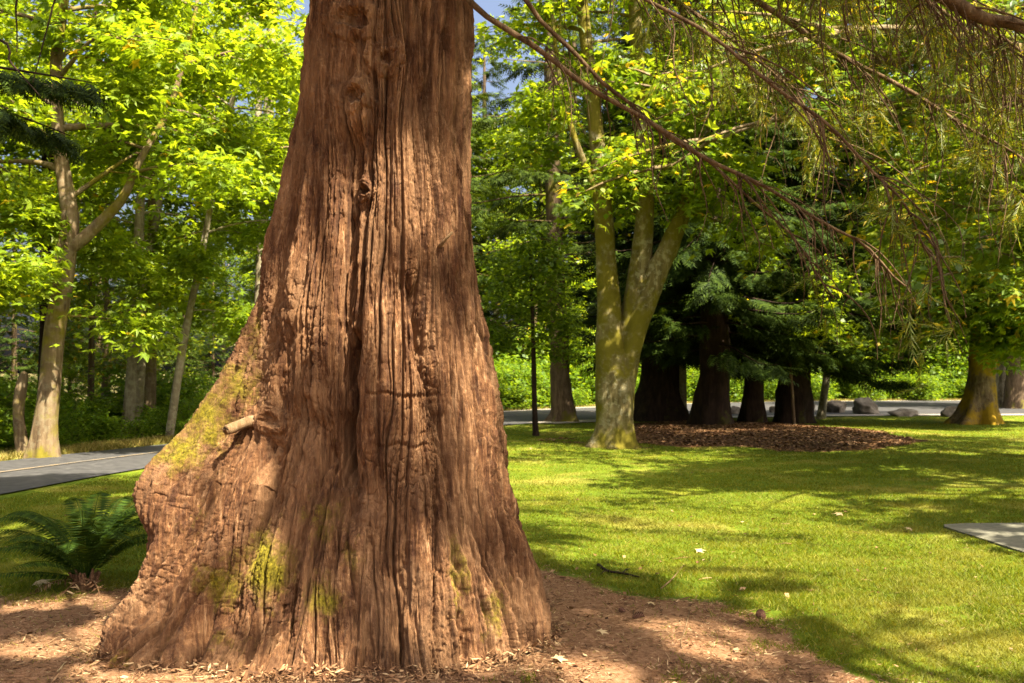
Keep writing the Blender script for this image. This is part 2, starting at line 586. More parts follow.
def build_trunk(NT=1400, NZ=1300):
    zs = np.concatenate([np.linspace(-.12, 4.1, NZ), 4.1 + (np.linspace(0, 1, 90)[1:] ** 1.4) * 18])
    th = np.arange(NT) * 2 * PI / NT
    zc = np.minimum(zs, 3.68)
    XLz, DLz = np.interp(zc, zl, xl), np.interp(zc, zl, dl)
    XRz, DRz = np.interp(zc, zr, xr), np.interp(zc, zr, dr)
    CX = np.interp(zs, [0, 3.7, 22], [-.74, -.71, -.68])
    taper = np.interp(zs, [3.68, 6, 12, 22], [1, .90, .66, .2])
    Rf = np.interp(zs, [0, .12, .3, .6, 1.0, 1.6, 2.4, 3.7], [.84, .75, .70, .65, .60, .55, .50, .455])
    Rb = np.interp(zs, [0, .4, .9, 1.6, 2.4, 3.7], [1.05, .85, .70, .60, .52, .46])
    R = np.empty((len(zs), NT))
    flare = smooth(.9, .0, zs)
    for i, z in enumerate(zs):
        tR = math.atan2(DRz[i] - CY, XRz[i] - CX[i]) % (2 * PI)
        rR = math.hypot(DRz[i] - CY, XRz[i] - CX[i])
        tL = math.atan2(DLz[i] - CY, XLz[i] - CX[i]) % (2 * PI)
        rL = math.hypot(DLz[i] - CY, XLz[i] - CX[i])
        if tR < .5:
            tR += 2 * PI
        w = flare[i]
        tL = tL + (1 - w) * .05
        tF = math.radians(270)

        def chord(t_, a_, Ra, b_, Rb):
            return Ra * Rb * math.sin(a_ - b_) / (Ra * math.sin(a_ - t_) + Rb * math.sin(t_ - b_))
        l1, l2, l3 = [tL + (tF - tL) * q_ for q_ in (.22, .5, .76)]
        rLe = max(rL, float(np.interp(z, [0, .4, .98, 1.1], [1.38, 1.43, 1.47, 0])))
        rr_ = [chord(t_, tF, Rf[i], tL, rLe) for t_ in (l1, l2, l3)]
        rF2 = math.hypot(rR * .7, Rf[i] * .7)
        up = smooth(.9, 1.9, z)
        kt = np.array([PI / 2, 2.45, tL, l1, l2, l3, tF, math.radians(312), tR, PI / 2 + 2 * PI])
        kr = np.array([Rb[i], .5 * (Rb[i] + rL) * .95, rL * (1.02 + .05 * smooth(.4, .1, z)), rr_[0] * (1.05 + .06 * up), rr_[1] * (1.12 + .14 * up), rr_[2] * (1.11 + .10 * up), Rf[i] * 1.03, rF2 * (1 + .02 * w), rR * .995, Rb[i]])
        o_ = np.argsort(kt)
        R[i] = np.interp(th, kt[o_], kr[o_], period=None) if False else np.interp(np.where(th < PI / 2, th + 2 * PI, th), kt[o_], kr[o_])
        R[i] *= taper[i]
    fr = np.fft.rfftfreq(NT, 1 / NT)
    sg = math.radians(4.5)
    R = np.fft.irfft(np.fft.rfft(R, axis=1) * np.exp(-.5 * (fr * sg) ** 2), NT, axis=1)
    # smooth along height
    ker = np.exp(-.5 * (np.arange(-8, 9) / 3.5) ** 2)
    ker /= ker.sum()
    Rp = np.pad(R, ((8, 8), (0, 0)), 'edge')
    R = sum(ker[j] * Rp[j:j + len(zs)] for j in range(17))
    TH, ZZ = np.meshgrid(th, zs)
    ct, sn = np.cos(TH), np.sin(TH)
    cx = CX[:, None]

    def xyz(R_):
        return cx + R_ * ct, CY + R_ * sn
    x0, y0 = xyz(R)
    px = 512 + x0 * F / y0
    py = HY - (ZZ - H) * F / y0
    front = smooth(.35, .05, sn)
    disp = np.zeros_like(R)
    # big flutes all the way round, fading upward
    lo = smooth(2.6, .2, ZZ)
    fl = vn(ct * 2.6 + 4, sn * 2.6, ZZ * .35, 61)
    disp += -.05 * lo * smooth(.25, -.5, fl) * (1 - .75 * front)
    disp += .03 * vn(ct * 5 + 9, sn * 5, ZZ * .6, 62)
    disp += .014 * fbm(ct * 3.2 + 2, sn * 3.2, ZZ * 1.6, 68, 2)

    def groove(pts, w, dep, y_fade=(0, 0), sharp=1.3):
        nonlocal disp
        pts = np.array(pts, float)
        yy = pts[:, 1]
        gx = np.interp(py, yy, pts[:, 0]) + 3.0 * vn(py * .035, pts[0, 0], 0, 77) + 1.6 * vn(py * .12, pts[0, 0], 0, 78)
        dd = np.abs(px - gx)
        end = smooth(yy[0] - 6, yy[0] + 25, py) * smooth(yy[-1] + 6, yy[-1] - 30, py)
        disp -= front * dep * end * np.exp(-(dd / w) ** sharp)
    groove([(356, 120), (352, 200), (348, 260), (343, 320), (341, 380), (340, 430), (346, 480), (352, 540)], 11, .12)
    groove([(345, 330), (341, 380), (339, 430), (342, 490)], 8, .17, sharp=2)
    groove([(308, 400), (318, 440), (326, 480), (330, 530), (326, 580)], 14, .10)
    groove([(404, 270), (424, 340), (440, 400), (453, 460), (462, 520), (470, 600), (474, 690)], 8, .09)
    groove([(428, -20), (433, 60), (440, 140), (447, 215), (458, 310)], 6, .05)
    groove([(462, 170), (470, 280), (484, 370), (498, 450), (514, 540), (527, 660)], 6, .05)
    groove([(292, 320), (284, 380), (274, 440), (266, 500), (240, 560), (205, 640)], 9, .05)
    groove([(404, 545), (401, 610), (399, 700)], 5, .06)
    groove([(298, 520), (288, 580), (282, 690)], 7, .035)
    groove([(160, 590), (150, 640), (146, 700)], 8, .05)
    groove([(372, 430), (374, 520), (366, 600)], 6, .025)
    groove([(488, 540), (494, 620), (500, 690)], 7, .04)
    groove([(442, 480), (440, 560), (444, 690)], 5, .03)
    groove([(316, 60), (308, 150), (292, 240), (272, 320)], 6, .03)
    groove([(392, 90), (388, 170), (394, 260), (398, 330)], 5, .025)
    # raised ribs
    groove([(396, 180), (410, 260), (420, 330)], 16, -.03)
    groove([(482, 300), (500, 420), (515, 560), (520, 660)], 8, -.03)
    groove([(425, 440), (430, 540), (432, 690)], 14, -.03)
    groove([(305, 250), (300, 340), (296, 420)], 16, -.025)
    # horizontal cracks in the flat middle panel
    for y_, x_0, x_1 in ((395, 364, 448), (446, 372, 440)):
        e = np.abs(py - y_ - 2.5 * vn(px * .07, y_, 0, 81)) / 2.2
        disp -= front * .014 * np.exp(-e ** 2) * smooth(x_0 - 4, x_0 + 8, px) * smooth(x_1 + 4, x_1 - 8, px)
    # knots: healed branch scars
    knots = [(353, 18, 18), (386, 55, 15), (352, 95, 14), (360, 187, 9), (268, 420, 11)]
    swirl = np.zeros_like(R)
    for kx, ky, kr in knots:
        dx, dy = (px - kx) / (kr * 1.15), (py - ky) / (kr * .9)
        q = np.hypot(dx, dy) + .30 * vn(px * .11, py * .11, kr, 83) + .12 * vn(px * .4, py * .4, kr, 84)
        disp += front * (.026 * np.exp(-((q - .85) / .42) ** 2) - .050 * np.exp(-(q / .45) ** 2) + .007 * np.sin(q * 12) * np.exp(-(q / 1.5) ** 2))
        swirl = np.maximum(swirl, front * np.exp(-(q / 1.4) ** 2))
    # bark strips and fissures: long interlacing furrows, fibrous strips between them
    push = np.zeros_like(R)
    for kx, ky, kr in knots:
        dx, dy = (px - kx) / (kr * 1.6), (py - ky) / (kr * 2.6)
        push += front * .10 * np.tanh(dx * 2) * np.exp(-(dx ** 2 + dy ** 2))
    wob = .055 * vn(ct * 4, sn * 4, ZZ * 1.3, 90) + .022 * vn(ct * 11, sn * 11, ZZ * 3.5, 91) - push
    c2, s2 = np.cos(TH + wob), np.sin(TH + wob)
    shoulder = front * np.exp(-(((px - 170) / 60) ** 2 + ((py - 505) / 45) ** 2))
    amp = (1 - .6 * swirl) * (1 - .55 * shoulder)
    wide = smooth(.62, .95, R)

    def strips(K, zf, seed):
        a_ = vn(c2 * K, s2 * K, ZZ * zf, seed)
        b_ = vn(c2 * K * 2.0 + 31, s2 * K * 2.0, ZZ * zf * 1.1, seed)
        return a_ * (1 - wide) + b_ * wide
    f0 = np.abs(strips(6.5, .45, 192))
    disp -= amp * .066 * np.exp(-(f0 / .11) ** 1.15)
    f1 = np.abs(strips(11, .8, 92))
    disp -= amp * .044 * np.exp(-(f1 / .13) ** 1.2)
    f2 = np.abs(strips(21, 1.5, 93))
    disp -= amp * .020 * np.exp(-(f2 / .14) ** 1.2)
    f3 = np.abs(strips(40, 3.2, 94))
    disp -= .010 * np.exp(-(f3 / .2) ** 1.2)
    disp += .0042 * strips(75, 5, 95) + .0030 * strips(120, 9, 96)
    # strips that peel away in steps, and short cross breaks
    pl = strips(15, 1.3, 98)
    disp += .011 * (smooth(.0, .05, pl) + smooth(.36, .40, pl) - 1)
    pl2 = strips(30, 3.0, 99)
    disp += .006 * smooth(.05, .12, pl2) - .005 * smooth(.42, .48, pl2)
    scaly = smooth(-.1, .3, vn(ct * 2.2, sn * 2.2, ZZ * 1.1, 107))
    cr_ = np.abs(vn(c2 * 9, s2 * 9, ZZ * 17 + 1.2 * vn(c2 * 16, s2 * 16, ZZ * 5, 108), 109))
    disp -= scaly * .010 * np.exp(-(cr_ / .10) ** 1.3) * smooth(.0, .4, vn(c2 * 17, s2 * 17, ZZ * 8, 110))
    # plates: cracked scales on the left flank and the flat middle panel
    pm_ = front * np.maximum(smooth(360, 300, px) * smooth(230, 330, py), .9 * smooth(352, 366, px) * smooth(452, 440, px) * smooth(300, 350, py) * smooth(560, 480, py))
    pm_ = np.clip(np.maximum(pm_, .35 * scaly) * (.6 + .8 * vn(ct * 6, sn * 6, ZZ * 3, 140)), 0, 1)
    sel = pm_ > .05
    for K, zf, dep, sd in ((17, 9.5, .013, 141), (31, 19, .007, 142)):
        K_ = K * (1 + .55 * wide)
        qx, qy, qz = (c2 * K_)[sel], (s2 * K_)[sel], ((ZZ + .02 * vn(c2 * 9, s2 * 9, ZZ * 8, 143)) * zf)[sel]
        fx, fy, fz = np.floor(qx), np.floor(qy), np.floor(qz)
        d1 = np.full(qx.shape, 9.)
        d2 = np.full(qx.shape, 9.)
        hh = np.zeros(qx.shape)
        for ix in (-1, 0, 1):
            for iy in (-1, 0, 1):
                for iz in (-1, 0, 1):
                    gx_, gy_, gz_ = fx + ix, fy + iy, fz + iz
                    h1 = _hash(gx_, gy_, gz_, sd)
                    h2 = np.mod(h1 * 91.7, 1)
                    h3 = np.mod(h1 * 517.3, 1)
                    dq = (gx_ + h1 - qx) ** 2 + (gy_ + h2 - qy) ** 2 + (gz_ + h3 - qz) ** 2
                    nr_ = dq < d1
                    d2 = np.where(nr_, d1, np.minimum(d2, dq))
                    hh = np.where(nr_, np.mod(h1 * 37.1, 1), hh)
                    d1 = np.minimum(d1, dq)
        ed = np.sqrt(d2) - np.sqrt(d1)
        disp[sel] += pm_[sel] * dep * (-np.exp(-(ed / .10) ** 1.3) * 1.1 + .8 * (hh - .5))
    disp += .0035 * vn(c2 * 45, s2 * 45, ZZ * 34, 100) + .0025 * vn(c2 * 80, s2 * 80, ZZ * 60, 101)
    D_ = disp * np.interp(zs, [0, 4.2, 22], [1, 1, .5])[:, None]
    dth = np.stack([np.roll(x0, -1, 1) - np.roll(x0, 1, 1), np.roll(y0, -1, 1) - np.roll(y0, 1, 1), np.zeros_like(R)], -1)
    dz_ = np.stack([np.gradient(x0, axis=0), np.gradient(y0, axis=0), np.gradient(ZZ, axis=0)], -1)
    nn_ = unit(np.cross(dth, dz_))
    x1, y1, z1 = x0 + D_ * nn_[..., 0], y0 + D_ * nn_[..., 1], ZZ + D_ * nn_[..., 2]
    # where moss grows
    moss = np.zeros_like(R)
    for mx, my, rx, ry, a in ((262, 566, 26, 40, 1.05), (215, 585, 26, 26, .75), (320, 600, 22, 26, .75), (352, 560, 16, 30, .5), (462, 575, 14, 50, .6), (205, 420, 32, 38, .75), (178, 452, 34, 22, .85),
                              (235, 380, 20, 30, .7), (320, 520, 26, 40, .45), (190, 520, 30, 22, .35), (500, 610, 14, 40, .5), (118, 660, 14, 22, .6), (215, 640, 60, 20, .35), (250, 330, 10, 40, .55), (300, 620, 40, 18, .3)):
        moss = np.maximum(moss, front * a * np.exp(-(((px - mx) / rx) ** 2 + ((py - my) / ry) ** 2)))
    moss = np.maximum(moss, (1 - front) * .6 * smooth(1.8, .2, ZZ))
    V = np.stack([x1, y1, z1], -1)
    idx = np.arange(V.shape[0] * NT).reshape(-1, NT)
    nxt = np.roll(idx, -1, 1)
    mb = MB().add(V.reshape(-1, 3), np.stack([idx[:-1], nxt[:-1], nxt[1:], idx[1:]], -1).reshape(-1, 4))
    return mb, moss, V, front


seq = thing('giant_sequoia', 'massive flared reddish trunk with deeply fissured bark, moss patches and drooping bare limbs', 'tree', (-.74, 5.75, 0))


def local(mb, root):
    """shift a builder's vertices into root's frame (root only translates)"""
    off = np.array(root.location)
    mb.v = [v - off for v in mb.v]
    return mb


tmb, moss, TV, TFRONT = build_trunk()
tr = local(tmb, seq).build('trunk', B_SEQ, seq, True)
at = tr.data.attributes.new('moss', 'FLOAT', 'POINT')
at.data.foreach_set('value', moss.astype(np.float32).ravel())
fv = TV[TFRONT > .3]
fpx = 512 + fv[:, 0] * F / fv[:, 1]
fpy = HY - (fv[:, 2] - H) * F / fv[:, 1]


def on_trunk(px, py):
    i = np.argmin((fpx - px) ** 2 + (fpy - py) ** 2)
    return fv[i]


# dead branch stub on the left flank
a0 = on_trunk(260, 420)
p1 = P(228, 430, a0[1] - .15)
sp = np.array([a0 + np.array([.05, .12, .0]), a0, .6 * a0 + .4 * p1 + np.array([0, 0, .012]), p1, p1 + .012 * unit(p1 - a0)])
v_, f_ = tubes(resample(sp, 14)[None], np.interp(np.linspace(0, 1, 14), [0, .5, .93, 1], [.034, .029, .025, .015])[None], 12)
v_ = v_ + .004 * np.stack([vn(v_[:, 0] * 30, v_[:, 1] * 30, v_[:, 2] * 30, s) for s in (1, 2, 3)], -1)
o = local(MB().add(v_, f_), seq).build('branch_stub', B_STUB, seq, True)
o['label'] = 'short weathered dead branch stub on the left flank'
# small snapped twig stubs
a0 = on_trunk(437, 250)
sp = np.array([a0 + [0, .05, 0], a0 + [.03, -.03, .03], a0 + [.09, -.06, .09]])
v_, f_ = tubes(resample(sp, 6)[None], np.linspace(.016, .006, 6)[None], 7)
o = local(MB().add(v_, f_), seq).build('branch_stub', B_STUB, seq, True)


# ------------------------------------------------------------------ shade: which parts of a canopy let sun through
YTAB = np.full((79, 48), np.nan)
_r = np.clip(((fpy + 80) / 10).astype(int), 0, 78)
_c = np.clip(((fpx - 90) / 10).astype(int), 0, 47)
_ok = (fpy > -80) & (fpy < 710) & (fpx > 90) & (fpx < 570)
_s, _n = np.zeros(YTAB.shape), np.zeros(YTAB.shape)
np.add.at(_s, (_r[_ok], _c[_ok]), fv[_ok, 1])
np.add.at(_n, (_r[_ok], _c[_ok]), 1)
for _i in range(79):
    _k = _n[_i] > 0
    YTAB[_i] = np.interp(np.arange(48), np.arange(48)[_k], _s[_i][_k] / _n[_i][_k]) if _k.any() else 5.0


def ground_hit(p):
    t = p[:, 2] / SUN[2]
    return p - t[:, None] * SUN


def gpix(x, y):
    return 512 + x * F / y, HY + H * F / y


LIT_T = [(416, 186, 30, 62, 1.), (342, 235, 20, 42, .8), (295, 278, 18, 40, .75), (150, 488, 30, 50, .95), (228, 462, 42, 46, .8), (258, 568, 24, 44, .95), (142, 596, 26, 40, .8), (420, 596, 24, 70, 1.),
         (474, 612, 16, 46, .9), (490, 340, 14, 80, .9), (405, 335, 24, 60, .9), (428, 440, 14, 60, .6), (466, 420, 12, 70, .75), (205, 535, 26, 34, .8), (318, 330, 16, 40, .6), (210, 405, 40, 30, .85), (250, 335, 16, 40, .8), (500, 480, 14, 60, .6), (325, 590, 16, 22, .7), (270, 655, 40, 16, .7), (370, 250, 14, 40, .55)]
DARK_T = [(312, 470, 18, 80, .7), (338, 545, 14, 70, .5), (262, 512, 14, 14, .6), (244, 538, 14, 16, .7), (222, 566, 14, 18, .8), (200, 594, 14, 18, .8), (178, 622, 15, 20, .8), (292, 560, 12, 50, .6), (372, 600, 20, 80, .6),
          (452, 500, 16, 90, .6), (440, 400, 20, 60, .4), (108, 655, 16, 30, .6), (230, 640, 30, 16, .5), (385, 430, 26, 50, .3)]
DARK_G = [(780, 480, 240, 13, .5), (700, 452, 220, 6, .5), (640, 590, 90, 22, .6), (120, 480, 130, 12, .5), (20, 625, 60, 10, .5), (900, 585, 60, 8, .3), (1000, 470, 60, 10, .5)]
LIT_G = [(620, 668, 55, 26, .9), (735, 640, 75, 30, .85), (800, 670, 60, 25, .7), (700, 590, 40, 12, .6), (740, 505, 75, 13, .98), (640, 524, 70, 7, .8), (575, 462, 40, 6, .7), (990, 490, 60, 9, .9), (700, 490, 40, 6, .6),
         (880, 560, 140, 40, .72), (650, 550, 90, 14, .6), (950, 640, 110, 45, .85), (830, 600, 90, 30, .7), (900, 430, 70, 5, .7), (1000, 428, 60, 5, .9), (600, 490, 50, 6, .5), (45, 655, 24, 8, .8), (100, 603, 16, 8, .7), (80, 676, 16, 6, .7), (70, 520, 80, 14, .55), (90, 570, 40, 14, .5), (540, 500, 30, 10, .5)]


def shade_keep(p):
    """probability that a spray of foliage grows at p, from where its shadow falls in the park"""
    p = np.asarray(p, float)
    gp = ground_hit(p)
    beyond_ = (gp[:, 0] < np.interp(gp[:, 1], far_edge[:, 1], far_edge[:, 0])) & (gp[:, 1] > 8)
    lit = np.where(beyond_, .85, np.where(gp[:, 0] < -3.2, .22, np.where(gp[:, 1] > 9, .26, .21)))
    ok = gp[:, 1] > 1.5
    gx, gy = gpix(gp[:, 0], np.maximum(gp[:, 1], 1.5))
    for cx, cy, rx, ry, a in LIT_G:
        rx, ry = (rx * 1.25, ry * 1.3) if cy > 560 else (rx * 1.25, ry * 1.5)
        lit = np.maximum(lit, np.where(ok, a * np.exp(-(((gx - cx) / rx) ** 2 + ((gy - cy) / ry) ** 2) ** 2), 0))
    yq = np.full(len(p), 5.2)
    for _ in range(7):
        t = (p[:, 1] - yq) / SUN[1]
        q = p - t[:, None] * SUN
        qx = 512 + q[:, 0] * F / yq
        qy = HY - (q[:, 2] - H) * F / yq
        yq = .5 * yq + .5 * YTAB[np.clip(((qy + 80) / 10).astype(int), 0, 78), np.clip(((qx - 90) / 10).astype(int), 0, 47)]
    xl_, xr_ = np.interp(qy, Ysil, XL_), np.interp(qy, YR, XR_)
    ontr = (t > 0) & (q[:, 2] > 0.0) & (qx > xl_ - 10) & (qx < xr_ + 10) & (q[:, 2] < 4.4)
    lt = np.where(qy > 215, .34, .34)
    for cx, cy, rx, ry, a in LIT_T:
        rx, ry = rx + 13, ry + 12
        lt = np.maximum(lt, a * np.exp(-(((qx - cx) / rx) ** 2 + ((qy - cy) / ry) ** 2) ** 2))
    lt = np.where((qy < 150), .12, lt)
    for cx, cy, rx, ry, a in DARK_T:
        lt = lt - a * np.exp(-(((qx - cx) / rx) ** 2 + ((qy - cy) / ry) ** 2) ** 2)
    for cx, cy, rx, ry, a in DARK_G:
        lit = lit - a * np.exp(-(((gx - cx) / rx) ** 2 + ((gy - cy) / ry) ** 2) ** 2) * (lit < .55)
    lit = np.where(ontr, lt, lit)
    n_ = vn(gp[:, 0] * .7, gp[:, 1] * .7, 0, 131) * .36 + vn(gp[:, 0] * 2.0, gp[:, 1] * 2.0, 0, 132) * .32 + vn(gp[:, 0] * 4.6, gp[:, 1] * 4.6, 0, 135) * .22
    nt_ = vn(q[:, 0] * 3.2, q[:, 2] * 3.2, 0, 133) * .24 + vn(q[:, 0] * 7, q[:, 2] * 7, 0, 134) * .14
    o_ = lit + np.where(ontr, nt_, n_)
    return 1 - smooth(.40, .54, o_)


# ------------------------------------------------------------------ conifer limbs
def droop_curve(p0, az, L, rise, droop, tip, n=9):
    t = np.linspace(0, 1, n)
    d = np.array([math.cos(az), math.sin(az)])
    r = L * t * (1 - .06 * t)
    z = L * (rise * t - droop * t ** 2 + tip * t ** 4)
    w = .05 * L * np.sin(t * 4 + az * 3) * t
    return np.c_[p0[0] + d[0] * r - d[1] * w, p0[1] + d[1] * r + d[0] * w, p0[2] + z]


def along(curve, t):
    x = np.linspace(0, 1, len(curve))
    return np.stack([np.interp(t, x, curve[:, j]) for j in range(3)], -1)


# the great tree's bare drooping limbs above and right of the trunk, with hanging twigs
def twigs_on(curve, n, lmin, lmax, r, t0=.1, lean=.22, rs=rng):
    """hanging twigs (N,M,3) from a limb"""
    t = rs.uniform(t0, 1, n)
    s = along(curve, t)
    L = rs.uniform(lmin, lmax, n) * rs.uniform(.5, 1, n)
    M = 8
    u = np.linspace(0, 1, M)
    az = rs.uniform(0, 2 * PI, n)
    out = rs.uniform(.05, .75, n) * L
    tang = unit(along(curve, np.minimum(t + .05, 1)) - along(curve, t - .05))
    dirx = np.cos(az) + tang[:, 0] * 1.2
    diry = np.sin(az) + tang[:, 1] * 1.2
    hor = (1 - (1 - u) ** 1.6)
    Pp = np.empty((n, M, 3))
    wx = .10 * L[:, None] * np.sin(u[None] * rs.uniform(3, 8, n)[:, None] + rs.uniform(0, 6, n)[:, None]) * u
    Pp[:, :, 0] = s[:, None, 0] + (out * dirx)[:, None] * hor + wx
    Pp[:, :, 1] = s[:, None, 1] + (out * diry)[:, None] * hor + wx * .5
    Pp[:, :, 2] = s[:, None, 2] - L[:, None] * (u ** 1.35)
    tip = along(curve, np.array([1.0]))
    R = r * rs.uniform(.6, 1.3, n)[:, None] * (1 - .75 * u)[None] * (.6 + .5 * L / lmax)[:, None]
    return Pp, R


def subtwigs(Pp, R, n, f=(.18, .45), rs=rng):
    i = rs.randint(0, len(Pp), n)
    j = rs.randint(1, 7, n)
    s = Pp[i, j]
    L = np.linalg.norm(Pp[i, -1] - Pp[i, 0], axis=-1) * rs.uniform(f[0], f[1], n)
    M = 5
    u = np.linspace(0, 1, M)
    az = rs.uniform(0, 2 * PI, n)
    q = np.empty((n, M, 3))
    o_ = (L * rs.uniform(.25, .7, n))[:, None] * (1 - (1 - u) ** 2)
    q[:, :, 0] = s[:, None, 0] + np.cos(az)[:, None] * o_
    q[:, :, 1] = s[:, None, 1] + np.sin(az)[:, None] * o_
    q[:, :, 2] = s[:, None, 2] - L[:, None] * u ** 1.5 + .1 * (L * rs.uniform(-1, 1, n))[:, None] * u
    rr = R[i, j][:, None] * .75 * (1 - .7 * u)
    return q, rr


def seq_limb(ctrl, r0, r1, ntw, lmin, lmax, tr_=.006, t0=.12, green=0, gt=.4, nsub=2, gsize=.15, name='branch', seed=0):
    rs = np.random.RandomState(900 + seed)
    cv = resample(np.array(ctrl), 26)
    cv[2:, 2] += .012 * np.sin(np.arange(24) * 1.3 + seed)
    mb = MB().add(*tubes(cv[None], np.linspace(r0, r1, 26)[None] * (1 + .07 * np.sin(np.arange(26) * 2.1))[None], 9))
    ntw = int(ntw * 1.35)
    tw, R = twigs_on(cv, ntw, lmin, lmax, tr_ * 1.5, t0, rs=rs)
    mb.add(*tubes(tw, R, 4, False))
    q, rr = subtwigs(tw, R, ntw * nsub, rs=rs)
    mb.add(*tubes(q, rr, 3, False))
    br = local(mb, seq).build(name, B_TWIG, seq, True)
    green = int(green * .52)
    if green:
        # needle sprays along the outer hanging twigs
        own = rs.choice(len(q), max(6, int(len(q) * .24)), False)
        i = own[rs.randint(0, len(own), green)]
        u = rs.uniform(.2, 1, green)
        k = np.minimum((u * 4).astype(int), 3)
        fr_ = (u * 4 - k)[:, None]
        c = q[i, k] * (1 - fr_) + q[i, k + 1] * fr_
        far_ = np.linalg.norm(c[:, :2] - cv[0, :2], axis=-1) > gt * np.linalg.norm(cv[-1, :2] - cv[0, :2])
        c = c[far_]
        n = len(c)
        fw = np.c_[rs.normal(0, .6, n), rs.normal(0, .6, n), rs.uniform(-1.3, .1, n)]
        gm = MB()
        leafmesh(gm, c, fw, rs.normal(0, 1, (n, 3)), rs.uniform(.7, 1.5, n) * gsize * 1.1, T_NEEDLE)
        local(gm, seq).build('foliage', M_SEQ, br)
    return br


T0 = lambda z, a=0.: np.array([-.70 + .42 * math.cos(a), 5.75 + .42 * math.sin(a), z])
seq_limb([T0(3.76, -.5), P(474, 4, 5.3), P(560, 66, 5.2), P(655, 127, 5.1), P(760, 186, 5.0), P(852, 238, 4.95), P(905, 285, 4.9)], .019, .005, 26, .2, .75, .0045, .25, 30, .75, seed=1)
seq_limb([T0(4.5, -.3), P(527, 0, 5.6), P(592, 70, 5.6), P(650, 122, 5.6), P(720, 172, 5.6), P(790, 235, 5.6), P(835, 300, 5.5)], .016, .004, 22, .2, .5, .004, .25, 60, .6, seed=2)
seq_limb([T0(5.1, -.6), P(560, -70, 5.0), P(700, 30, 4.6), P(820, 120, 4.4), P(900, 200, 4.3), P(930, 260, 4.3)], .012, .004, 30, .25, .75, .0042, .2, 160, .55, seed=3)
seq_limb([T0(5.6, -.9), P(640, -190, 5.0), P(800, -80, 4.8), P(950, 2, 4.7), P(1024, 30, 4.7), P(1120, 75, 4.7)], .042, .024, 46, .3, 1.0, .0045, .3, 260, .3, seed=4)
seq_limb([T0(5.3, -.15), P(560, -130, 6.2), P(680, -50, 6.3), P(800, 30, 6.4), P(940, 110, 6.4), P(1040, 170, 6.4)], .036, .006, 46, .35, 1.2, .005, .2, 900, .3, seed=5)
seq_limb([T0(5.9, .1), P(600, -190, 6.9), P(720, -110, 7.3), P(860, -40, 7.5), P(980, 40, 7.6), P(1060, 120, 7.6)], .038, .006, 52, .4, 1.6, .0055, .2, 1500, .3, seed=6)
seq_limb([T0(6.4, -.4), P(560, -240, 5.4), P(660, -140, 5.3), P(780, -70, 5.2), P(900, -20, 5.2), P(1030, 60, 5.1)], .036, .006, 56, .35, 1.05, .0048, .25, 500, .4, seed=7)
seq_limb([T0(5.6, .5), P(530, -130, 7.4), P(600, -60, 8.2), P(690, 10, 8.6), P(770, 70, 8.7), P(830, 140, 8.7)], .036, .006, 48, .4, 1.5, .006, .2, 1100, .25, seed=8)
seq_limb([T0(6.6, -.1), P(580, -220, 6.2), P(690, -130, 6.2), P(830, -60, 6.1), P(960, 10, 6.0), P(1080, 90, 6.0)], .036, .006, 44, .4, 1.3, .005, .25, 1000, .3, seed=9)
seq_limb([T0(7.0, .3), P(600, -260, 7.9), P(740, -150, 8.6), P(880, -60, 8.9), P(1000, 40, 9.0), P(1100, 140, 9.0)], .038, .008, 50, .6, 2.0, .006, .25, 1800, .25, seed=10)


def spray_limbs(mb_wood, mb_leaf, root, hts, azs, Ls, rise, droop, tip, per, size, rs, r0=.035, keep=None, tmpl=T_SPRAY, dense_in=.2, hang=.55, width=.30):
    """conifer limbs with drooping flat sprays on both sides"""
    for z, az, L in zip(hts, azs, Ls):
        p0 = np.array([root[0], root[1], z])
        cv = droop_curve(p0, az, L, rise * rs.uniform(.7, 1.3), droop * rs.uniform(.75, 1.25), tip)
        mb_wood.add(*tubes(cv[None], np.linspace(r0 * (L / 4 + .3), .006, len(cv))[None], 5, False))
        n = int(per * L)
        t = dense_in + (1 - dense_in) * rs.uniform(0, 1, n) ** .85
        c = along(cv, t)
        tg = unit(along(cv, np.minimum(t + .04, 1)) - along(cv, t - .04))
        side = np.stack([-tg[:, 1], tg[:, 0], np.zeros(n)], -1)
        s = rs.choice([-1, 1], n)[:, None]
        spread = width * L * (1.05 - t) * rs.uniform(0, 1, n)
        c = c + side * s * spread[:, None] + tg * (spread * .4)[:, None]
        c[:, 2] -= rs.uniform(0, .14, n) * L * .3 + .25 * spread * hang
        fw = tg * .7 + side * s * rs.uniform(.2, .9, n)[:, None] + np.c_[np.zeros(n), np.zeros(n), -rs.uniform(.1, 1.2, n) * hang]
        nr = np.c_[rs.normal(0, .35, n), rs.normal(0, .35, n), np.ones(n)]
        if keep is not None:
            fu = unit(fw)
            kp = np.minimum(np.minimum(keep(c + fu * (.15 * size)), keep(c + fu * (.55 * size))), keep(c + fu * (.95 * size)))
            k = rs.uniform(0, 1, n) < kp
            c, fw, nr = c[k], fw[k], nr[k]
            n = len(c)
        leafmesh(mb_leaf, c, fw, nr, rs.uniform(.65, 1.3, n) * size, tmpl)


# upper crown of the great tree, above the picture: shades its own trunk
rs = np.random.RandomState(41)
w_, l_ = MB(), MB()
nl = 50
hts = np.linspace(6.2, 13.5, nl)
spray_limbs(w_, l_, (-.70, 5.75), hts, rs.uniform(0, 2 * PI, nl), np.interp(hts, [6, 9, 14], [4.6, 4.6, 2.2]) * rs.uniform(.8, 1.1, nl), .05, .35, .16, 80, .34, rs, .05, shade_keep)
